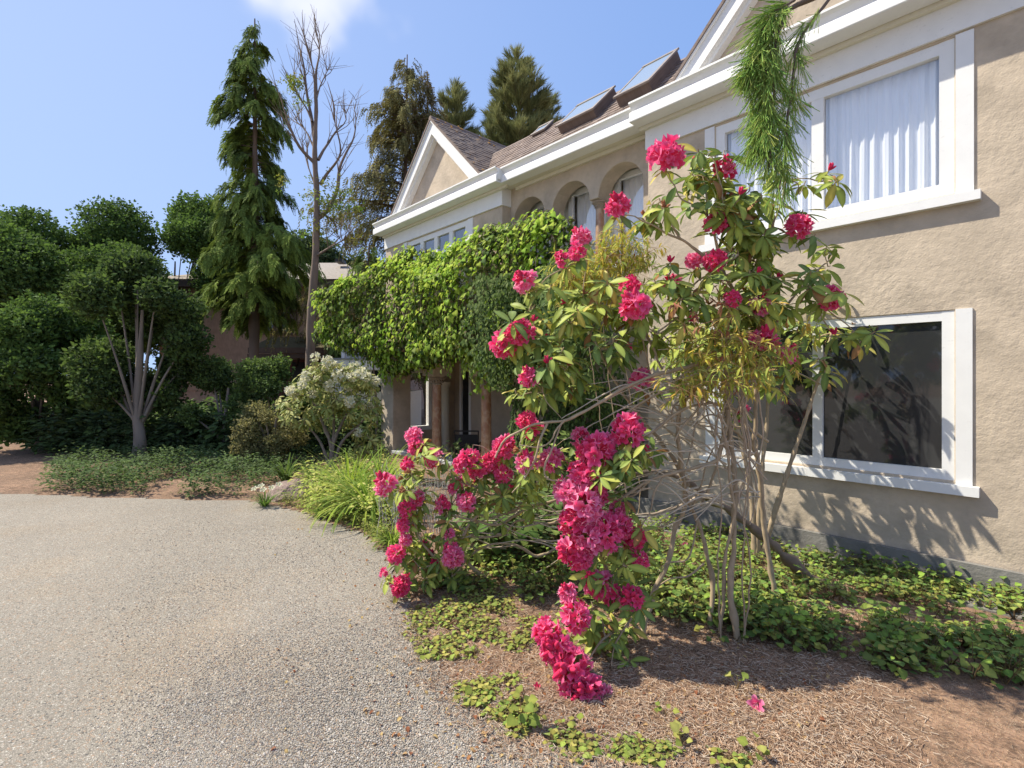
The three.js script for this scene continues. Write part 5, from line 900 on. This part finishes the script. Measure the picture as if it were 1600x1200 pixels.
// single seedlings standing out on the mulch
[[815, 1132, 10, 0.07, 1.5, 'lime leaf clump at the corner of mulch and gravel below the pink column'], [1065, 1168, 8, 0.05, 1.1, 'small two-tone seedling at the bottom edge of the mulch'], [1152, 1078, 5, 0.06, 1.25, 'lone seedling with two round leaves near the fallen pink flower'], [905, 1150, 2, 0.06, 1.0, 'single upright leaf on the mulch under the lowest pink flowers'], [1040, 1118, 5, 0.04, 0.9, 'small green seedling mid mulch right of the lowest pink flowers'], [668, 1030, 6, 0.05, 1.1, 'leafy seedling with a standing leaf at the gravel edge'], [722, 1095, 5, 0.045, 1.1, 'seedling pair at the gravel edge beside the creeping plants'], [768, 958, 6, 0.06, 1.2, 'upright yellow-green seedling left of the pink column'], [820, 1092, 4, 0.05, 1.0, 'seedling beside the fallen faded flower'], [1185, 1180, 6, 0.05, 1.1, 'yellowish seedling at the lower right edge of the mulch']].forEach(([x, y, n, h, s, label]) => {
  const p = onBed(x, y), t = thing('seedling', label, 'seedling', [p.x, p.y, p.z]), b = new MB();
  for (let k = 0; k < n; k++) { const a = R(6.283), r = R(0.2, 1) * 0.045 * s, q = V(Math.cos(a) * r, h * s * R(0.4, 1.2), Math.sin(a) * r), c = pick(limes); stalkMesh(b, V(), q); const m = part('leaf', tint(pick(heartLeaf), ...c), M.leafy, t); m.applyMatrix4(orient(q, V(Math.cos(a), R(-0.1, 0.7), Math.sin(a)), V(R(-0.4, 0.4), 1, 0.6), 0.040 * s * R(0.7, 1.25))); }
  b.build('stem', M.bark, t);
});
// fallen flowers
[[1183, 1103, 0.05, 1, 'single bright pink flower fallen on the mulch at the lower right'], [842, 1074, 0.026, 0, 'faded pink flower fallen beside the column of blooms'], [1071, 868, 0.035, 1, 'fallen magenta flower lying in the green ground cover']].forEach(([x, y, s, k, label]) => {
  const p = onBed(x, y), t = thing('fallen_flower', label, 'flower', [p.x, p.y + (k ? 0.012 : 0.006) + (y < 900 ? 0.1 : 0), p.z]); const m = part('petals', florets[k ? 2 : 3][1], M.petal, t); m.applyMatrix4(orient(V(), V(-0.5, 0.35, 0.75), UPV, s)); const c = part('calyx', budScale, M.bark, t); c.applyMatrix4(orient(V(), V(-0.5, 0.35, 0.75), UPV, s * 0.25));
});
// strap-leaved clumps
function straps(name, label, cat, px, py, n, len, w, cols, arch = 0.9, stand = 1) {
  const p = onBed(px, py), t = thing(name, label, cat, [p.x, p.y, p.z]), list = [];
  const gs = [0.7, 1.2, 1.7].map(c => leaf({ W: w / len, rows: 8, fold: 0.35, curl: c * arch * 1.6, shape: q => Math.min(1, 1.25 * Math.pow(1 - q, 0.55)) * (0.55 + 0.45 * Math.min(1, q * 4)), rib: 0.9, stalk: 0 }));
  const gc = cols.map(c => gs.map(g => tint(g, ...c)));
  for (let k = 0; k < n; k++) { const a = R(6.283), r = R(0, 0.10) * len / 0.6, d = V(Math.cos(a), stand * R(1.2, 3.2), Math.sin(a)); list.push({ g: pick(pick(gc)), m: orient(V(Math.cos(a) * r, 0, Math.sin(a) * r), d, V(-Math.cos(a), 0.6, -Math.sin(a)), len * R(0.6, 1.1), len), d: R() }); }
  splitLeaves(list, M.leafy, t, 60); return t;
}
const grassC = [[0.33, 0.45, 0.055], [0.25, 0.38, 0.05], [0.41, 0.48, 0.075], [0.19, 0.29, 0.045]];
straps('strappy_plant', 'large arching lime strap-leaved clump left of the porch corner', 'perennial', 578, 806, 230, 0.95, 0.024, grassC);
straps('strappy_plant', 'upright lime strap leaves in the middle of the left bed', 'perennial', 545, 780, 130, 0.85, 0.022, grassC, 0.7);
straps('strappy_plant', 'strap-leaved clump close under the porch corner', 'perennial', 592, 772, 120, 0.95, 0.022, grassC, 0.8);
straps('strappy_plant', 'small bright grassy tuft at the gravel edge beside the low pink bush', 'perennial', 612, 853, 120, 0.30, 0.012, grassC);
straps('strappy_plant', 'upright green iris leaves behind the soil mound', 'perennial', 492, 765, 60, 0.55, 0.025, [[0.14, 0.22, 0.04], [0.19, 0.27, 0.05]], 0.45);
straps('strappy_plant', 'shaded iris leaves beyond the soil mound', 'perennial', 447, 752, 60, 0.5, 0.03, [[0.12, 0.20, 0.04], [0.15, 0.23, 0.05]], 0.5);
straps('strappy_plant', 'fresh grassy clump at the bed front between mound and gravel', 'perennial', 505, 808, 70, 0.28, 0.012, grassC);
straps('strappy_plant', 'spiky leaves in the shaded green beside the right trunks', 'perennial', 1172, 965, 26, 0.3, 0.014, [[0.15, 0.22, 0.05]], 0.8);
{ // low white-flowered clump by the gravel
  const t = straps('flower_clump', 'low clump with a few white flowers at the far edge of the gravel', 'flower', 414, 792, 70, 0.3, 0.014, [[0.12, 0.21, 0.035], [0.17, 0.27, 0.05]], 0.6);
  for (const [x, y, z] of [[-0.02, 0.30, 0.05], [0.10, 0.27, 0.02], [0.16, 0.30, -0.05], [-0.09, 0.27, 0.08], [0.03, 0.26, 0.10]]) { const m = part('flower', whiteFlorets[0], M.petal, t); m.applyMatrix4(orient(V(x, y - 0.03, z), V(x * 2, 1, 0.6), XV, 0.05)); }
}
{ // mixed perennials
  const leafC = (cols) => { const b = new MB(); for (let i = 0; i < 26; i++) { const a = R(6.28), h = R(0.05, 1), c = pick(cols); b.add(pick(base0), orient(V(Math.cos(a) * R(0.35), h, Math.sin(a) * R(0.35)), V(Math.cos(a), R(-0.2, 0.8), Math.sin(a)), V(R(-0.5, 0.5), 1, R(-0.5, 0.5)), R(0.14, 0.26)), rgb(...c)); } return b.geo(); };
  const base0 = [0, 1].map(k => leaf({ W: 0.42, rows: 3, fold: 0.25, curl: 0.7, rib: 1.25 }));
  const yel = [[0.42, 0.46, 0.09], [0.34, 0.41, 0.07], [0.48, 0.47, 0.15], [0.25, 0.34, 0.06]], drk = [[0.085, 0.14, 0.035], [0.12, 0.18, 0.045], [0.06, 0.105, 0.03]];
  scatter('mixed_perennials', 'pale yellow-green leafy perennials filling the bed left of the porch', 'perennials', [leafC(yel), leafC(yel)], M.leafy, area([[478, 800], [470, 775], [500, 745], [560, 728], [612, 735], [625, 800], [605, 842], [570, 826], [520, 812]]), [465, 630, 725, 845], 520, [0.2, 0.42]);
  scatter('mixed_perennials', 'low greenery at the far edge of the bed along the gravel', 'perennials', [leafC(limes)], M.leafy, area([[430, 788], [470, 796], [520, 813], [570, 832], [600, 858], [612, 850], [560, 815], [500, 795], [450, 780]]), [425, 615, 778, 860], 900, [0.10, 0.22]);
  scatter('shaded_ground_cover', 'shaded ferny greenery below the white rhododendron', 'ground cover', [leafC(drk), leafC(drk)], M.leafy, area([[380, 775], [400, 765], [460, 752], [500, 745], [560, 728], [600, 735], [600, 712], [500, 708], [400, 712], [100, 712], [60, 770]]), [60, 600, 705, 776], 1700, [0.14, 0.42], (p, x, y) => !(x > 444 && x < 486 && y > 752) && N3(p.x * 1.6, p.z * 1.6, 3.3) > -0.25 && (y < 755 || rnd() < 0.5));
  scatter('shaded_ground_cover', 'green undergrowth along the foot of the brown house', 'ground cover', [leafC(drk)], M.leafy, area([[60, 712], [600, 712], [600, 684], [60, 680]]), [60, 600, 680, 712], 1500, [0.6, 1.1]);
  // leafy plant standing behind the porch sill
  const bw = toWorld(-8.85, -0.05, -0.2), t = thing('sill_plant', 'leafy green plant on the porch sill between the columns', 'plant', [bw.x, bw.y, bw.z]); const list = [];
  for (let k = 0; k < 60; k++) { const a = R(6.28), q = V(Math.cos(a) * R(0.32), R(0.06, 0.42), Math.sin(a) * R(0.22)); list.push({ g: tint(base0[k % 2], ...pick([[0.13, 0.19, 0.05], [0.17, 0.22, 0.09], [0.09, 0.14, 0.04]])), m: orient(q, rdir().add(V(0, -0.2, 0.3)), V(-0.3, 0.8, 0.8), R(0.10, 0.16)), d: R() }); }
  const sb = new MB(); for (let k = 0; k < 7; k++) sb.tube([V(0, 0, 0), V(R(-0.2, 0.2), 0.2, R(-0.1, 0.1)), V(R(-0.3, 0.3), 0.38, R(-0.2, 0.2))], 0.006, 0.003, 4, 0.1, barkBrown); sb.build('stem', M.bark, t); splitLeaves(list, M.leafy, t, 60);
  // laurel and brush on the far left
  broadTree('laurel_shrub', 'dark glossy laurel left of the white rhododendron', onGround(428, 11.5), 2.0, 0.85, { cat: 'shrub', trunk: 0.3, dens: 420, size: 0.22, lobes: 10, r0: 0.05, c0: [0.05, 0.085, 0.025], c1: [0.12, 0.18, 0.04] });
  broadTree('laurel_shrub', 'dark laurel at the left below the brown house', onGround(350, 11.5), 2.0, 0.9, { cat: 'shrub', trunk: 0.3, dens: 380, size: 0.22, lobes: 9, r0: 0.05, c0: [0.05, 0.085, 0.025], c1: [0.12, 0.18, 0.04] });
  broadTree('brushy_shrub', 'thin rusty green shrub in front of the dark laurel', onGround(425, 9.9), 1.25, 0.62, { cat: 'shrub', trunk: 0.25, dens: 330, size: 0.17, lobes: 9, r0: 0.03, c0: [0.13, 0.14, 0.045], c1: [0.25, 0.22, 0.10] });
  // silvery stems by the wall
  const ap = onBed(642, 838), av = thing('lavender_shrub', 'grey twiggy lavender between the porch wall and the low pink bush', 'shrub', [ap.x, ap.y, ap.z]), tw = new MB(), lv = new MB(), gl = leaf({ W: 0.2, rows: 2, fold: 0.2, curl: 0.3 });
  for (let k = 0; k < 110; k++) { const a = R(6.28), q0 = V(R(-0.35, 0.55), 0, R(-0.9, 0.1)), q1 = q0.clone().add(V(Math.cos(a) * 0.15, R(0.35, 0.75), Math.sin(a) * 0.15)), c = tw.tube([q0, q0.clone().lerp(q1, 0.5).add(V(0.03, 0, 0.02)), q1], 0.005, 0.002, 3, 0.15, rgb(0.40, 0.36, 0.33)); for (let i = 0; i < 14; i++) lv.add(gl, orient(c.getPoint(R(0.25, 1)), rdir().add(V(0, 1, 0)), rdir(), R(0.03, 0.055)), rgb(0.34 * R(0.8, 1.1), 0.35, 0.29)); }
  tw.build('stems', M.bark, av, 'stuff'); lv.build('leaves', M.leafy, av, 'stuff');
}
{ // soil mound, log
  const p = onBed(463, 772), t = thing('soil_mound', 'reddish bare mound among the plants of the left bed', 'mound', [p.x, p.y - 0.08, p.z]), g = new THREE.IcosahedronGeometry(1, 4), a = g.attributes.position;
  for (let i = 0; i < a.count; i++) { const q = V(a.getX(i), a.getY(i), a.getZ(i)), k = 1 + 0.22 * fbm(q.x * 2 + 3, q.y * 2, q.z * 2, 4); a.setXYZ(i, q.x * 0.44 * k, q.y * 0.30 * k, q.z * 0.38 * k); } g.computeVertexNormals(); part('mound', boxUV(g), M.rock, t);
  const lp = onGround(1380, 4.4, -0.2), lt = thing('fallen_limb', 'thick dark lichen-spotted limb sloping down to the right behind the trunks', 'limb', [lp.x, lp.y, lp.z]), b = new MB();
  b.tube([[985, 741, 4.2], [1020, 737, 4.25], [1065, 748, 4.3], [1100, 772, 4.35], [1150, 806, 4.4], [1200, 845, 4.5], [1270, 905, 4.5], [1380, 955, 4.4]].map(q => P(...q).sub(lt.position)), 0.018, 0.06, 9, 0.03, rgb(0.19, 0.14, 0.10), 0.34); b.build('trunk', M.bark, lt);
  const c = new MB(); c.tube([[1100, 775, 4.35], [1055, 794, 4.25], [1020, 803, 4.2], [990, 806, 4.18]].map(q => P(...q).sub(lt.position)), 0.022, 0.010, 7, 0.03, rgb(0.33, 0.26, 0.19), 0.35); c.tube([[1130, 792, 4.35], [1110, 786, 4.25], [1085, 790, 4.2]].map(q => P(...q).sub(lt.position)), 0.016, 0.009, 6, 0.03, rgb(0.36, 0.31, 0.23), 0.35); c.build('branch', M.bark, lt);
}
{ // feathery yellow bamboo-leaved shrub mixed into the tall rhododendron
  const thinL = [0.3, 0.8, 1.2].map(c => leaf({ W: 0.17, rows: 3, fold: 0.3, curl: c, rib: 1.2 }));
  const cl = [[0.52, 0.45, 0.06], [0.42, 0.41, 0.07], [0.32, 0.35, 0.07], [0.56, 0.48, 0.11], [0.40, 0.18, 0.10]];
  const mk = (label, px, d, stems, regs) => {
    const org = Gp(px, 592 + F * EYE / d, 0), t = thing('nandina_shrub', label, 'shrub', [org.x, 0, org.z]), sm = new MB(), lv = new MB();
    for (const s of stems) sm.tube(s.map(q => P(q[0], q[1], q[2] ?? d).sub(org)), 0.006, 0.003, 5, 0.04, rgb(0.34, 0.25, 0.16), 0.2);
    for (const [x, y, rx, ry, n, k0] of regs) for (let k = 0; k < n; k++) {
      const a = R(6.28), r = Math.sqrt(rnd()), p = P(x + Math.cos(a) * r * rx, y + Math.sin(a) * r * ry, d + R(-0.25, 0.2)).sub(org), dir = V(gauss(), R(-0.5, 0.5), gauss()).normalize(), e = p.clone().addScaledVector(dir, R(0.08, 0.2)).add(V(0, -0.03, 0));
      sm.tube([p, p.clone().lerp(e, 0.5).add(V(0, 0.012, 0)), e], 0.0022, 0.0012, 3, 0.08, rgb(0.38, 0.22, 0.10), 0); const red = rnd() < (k0 ?? 0.06);
      for (let i = 0; i < 9; i++) { const q = p.clone().lerp(e, R(0.1, 1)), c = red ? cl[4] : cl[Math.floor(R(4))]; lv.add(pick(thinL), orient(q, dir.clone().add(rdir().multiplyScalar(0.9)).add(V(0, -0.35, 0)), V(R(-0.5, 0.5), 1, R(-0.2, 0.6)), R(0.055, 0.10)), rgb(c[0] * R(0.8, 1.15), c[1] * R(0.8, 1.15), c[2])); }
    }
    sm.build('stem', M.bark, t, undefined); lv.build('leaves', M.leafy, t, 'stuff');
  };
  mk('thin bamboo-like shrub with narrow yellow leaves among the right trunks', 1138, 3.25, [[[1127, 1008], [1122, 900], [1127, 780], [1118, 680], [1126, 620], [1130, 560]], [[1166, 1008], [1160, 880], [1169, 760], [1158, 660], [1152, 600], [1140, 545]], [[1162, 1006], [1172, 900], [1163, 800], [1174, 720], [1160, 640], [1168, 560]], [[1140, 690], [1150, 650], [1168, 600], [1175, 540]], [[1136, 700], [1120, 640], [1095, 610], [1065, 590]], [[1142, 640], [1120, 600], [1080, 580], [1050, 600]]], [[1130, 560, 66, 44, 70], [1165, 520, 40, 50, 36], [1090, 592, 50, 24, 40], [1100, 490, 50, 40, 16, 0.5], [1150, 470, 40, 40, 12, 0.6], [1250, 560, 60, 60, 10]]);
  mk('feathery golden shrub rising between the vine and the upper arches', 985, 4.6, [[[985, 880], [980, 780], [960, 660], [948, 560], [940, 470], [945, 400]], [[988, 880], [1000, 760], [985, 620], [970, 520], [975, 440], [985, 395]], [[985, 880], [950, 720], [930, 600], [915, 500], [905, 440]]], [[940, 425, 62, 40, 190], [985, 400, 34, 30, 60], [965, 375, 22, 26, 30], [905, 445, 40, 26, 66]]);
}
{ // long-needled pine whose bough hangs into the upper right
  const tp = V(3.9, 0, -2.55), t = thing('pine_tree', 'pine bough with long drooping needles hanging in from the upper right', 'tree', [tp.x, -0.1, tp.z]), tr = new MB(), W = q => P(q[0], q[1], q[2]).sub(tp).add(V(0, 0.1, 0));
  tr.tube([V(0, 0, 0), V(0.05, 2.5, 0), V(0, 5, 0.05), V(0.02, 8, 0)], 0.14, 0.05, 10, 0.3, barkBrown); tr.build('trunk', M.bark, t);
  const bb = new MB(), lines = [[[1560, -120, 2.75], [1420, -60, 2.7], [1300, -20, 2.7], [1215, 20, 2.7], [1190, 60, 2.7], [1180, 130, 2.68], [1172, 190, 2.68], [1166, 235, 2.68]], [[1215, 20, 2.7], [1200, 70, 2.65], [1196, 140, 2.62], [1192, 200, 2.62], [1190, 262, 2.62]], [[1300, -20, 2.7], [1240, 60, 2.66], [1225, 150, 2.62], [1215, 230, 2.6], [1205, 300, 2.6]], [[1190, 60, 2.7], [1172, 88, 2.68], [1158, 112, 2.66]], [[1230, 0, 2.7], [1196, 22, 2.68], [1178, 48, 2.66]], [[1205, 60, 2.66], [1186, 100, 2.64], [1182, 170, 2.64], [1178, 225, 2.64]]];
  const nd = new THREE.CylinderGeometry(0.0017, 0.0006, 1, 3, 1); nd.translate(0, 0.5, 0); nd.deleteAttribute('uv'); const tuftP = (() => { const b = new MB(); for (let i = 0; i < 16; i++) { const d = V(gauss() * 0.42, 1, gauss() * 0.42); b.add(nd, new THREE.Matrix4().multiplyMatrices(orient(V(0, R(0, 0.02), 0), d, rdir(), 1), new THREE.Matrix4().makeScale(1, R(0.09, 0.15), 1)), rgb(R(0.75, 1.25), R(0.8, 1.2), 1)); } return b.geo(); })();
  const mats = [], cols = [];
  lines.forEach((l, li) => { const c = bb.tube(l.map(q => W([q[0] + 12, q[1], q[2]])), li === 0 ? 0.03 : 0.009, 0.004, 6, 0.05, barkBrown, 0.2); const n = li === 0 ? 64 : 46; for (let k = 0; k < n; k++) { const f = li === 0 ? 0.55 + 0.45 * k / n : 0.12 + 0.88 * k / n, p = c.getPoint(Math.min(1, f)), tg = c.getTangent(Math.min(1, f)); mats.push(orient(p.add(V(gauss() * 0.03, gauss() * 0.02, gauss() * 0.03)), tg.clone().multiplyScalar(0.9).add(rdir().multiplyScalar(0.75)).add(V(0, -0.5, 0)), rdir(), R(0.8, 1.2))); const y = rnd(); cols.push(rgb(lerp(0.22, 0.44, y), lerp(0.34, 0.55, y), lerp(0.07, 0.13, y))); } });
  bb.build('bough', M.bark, t); instanced('needles', tuftP, M.needle, mats, cols, t);
}

renderer.render(scene, camera);
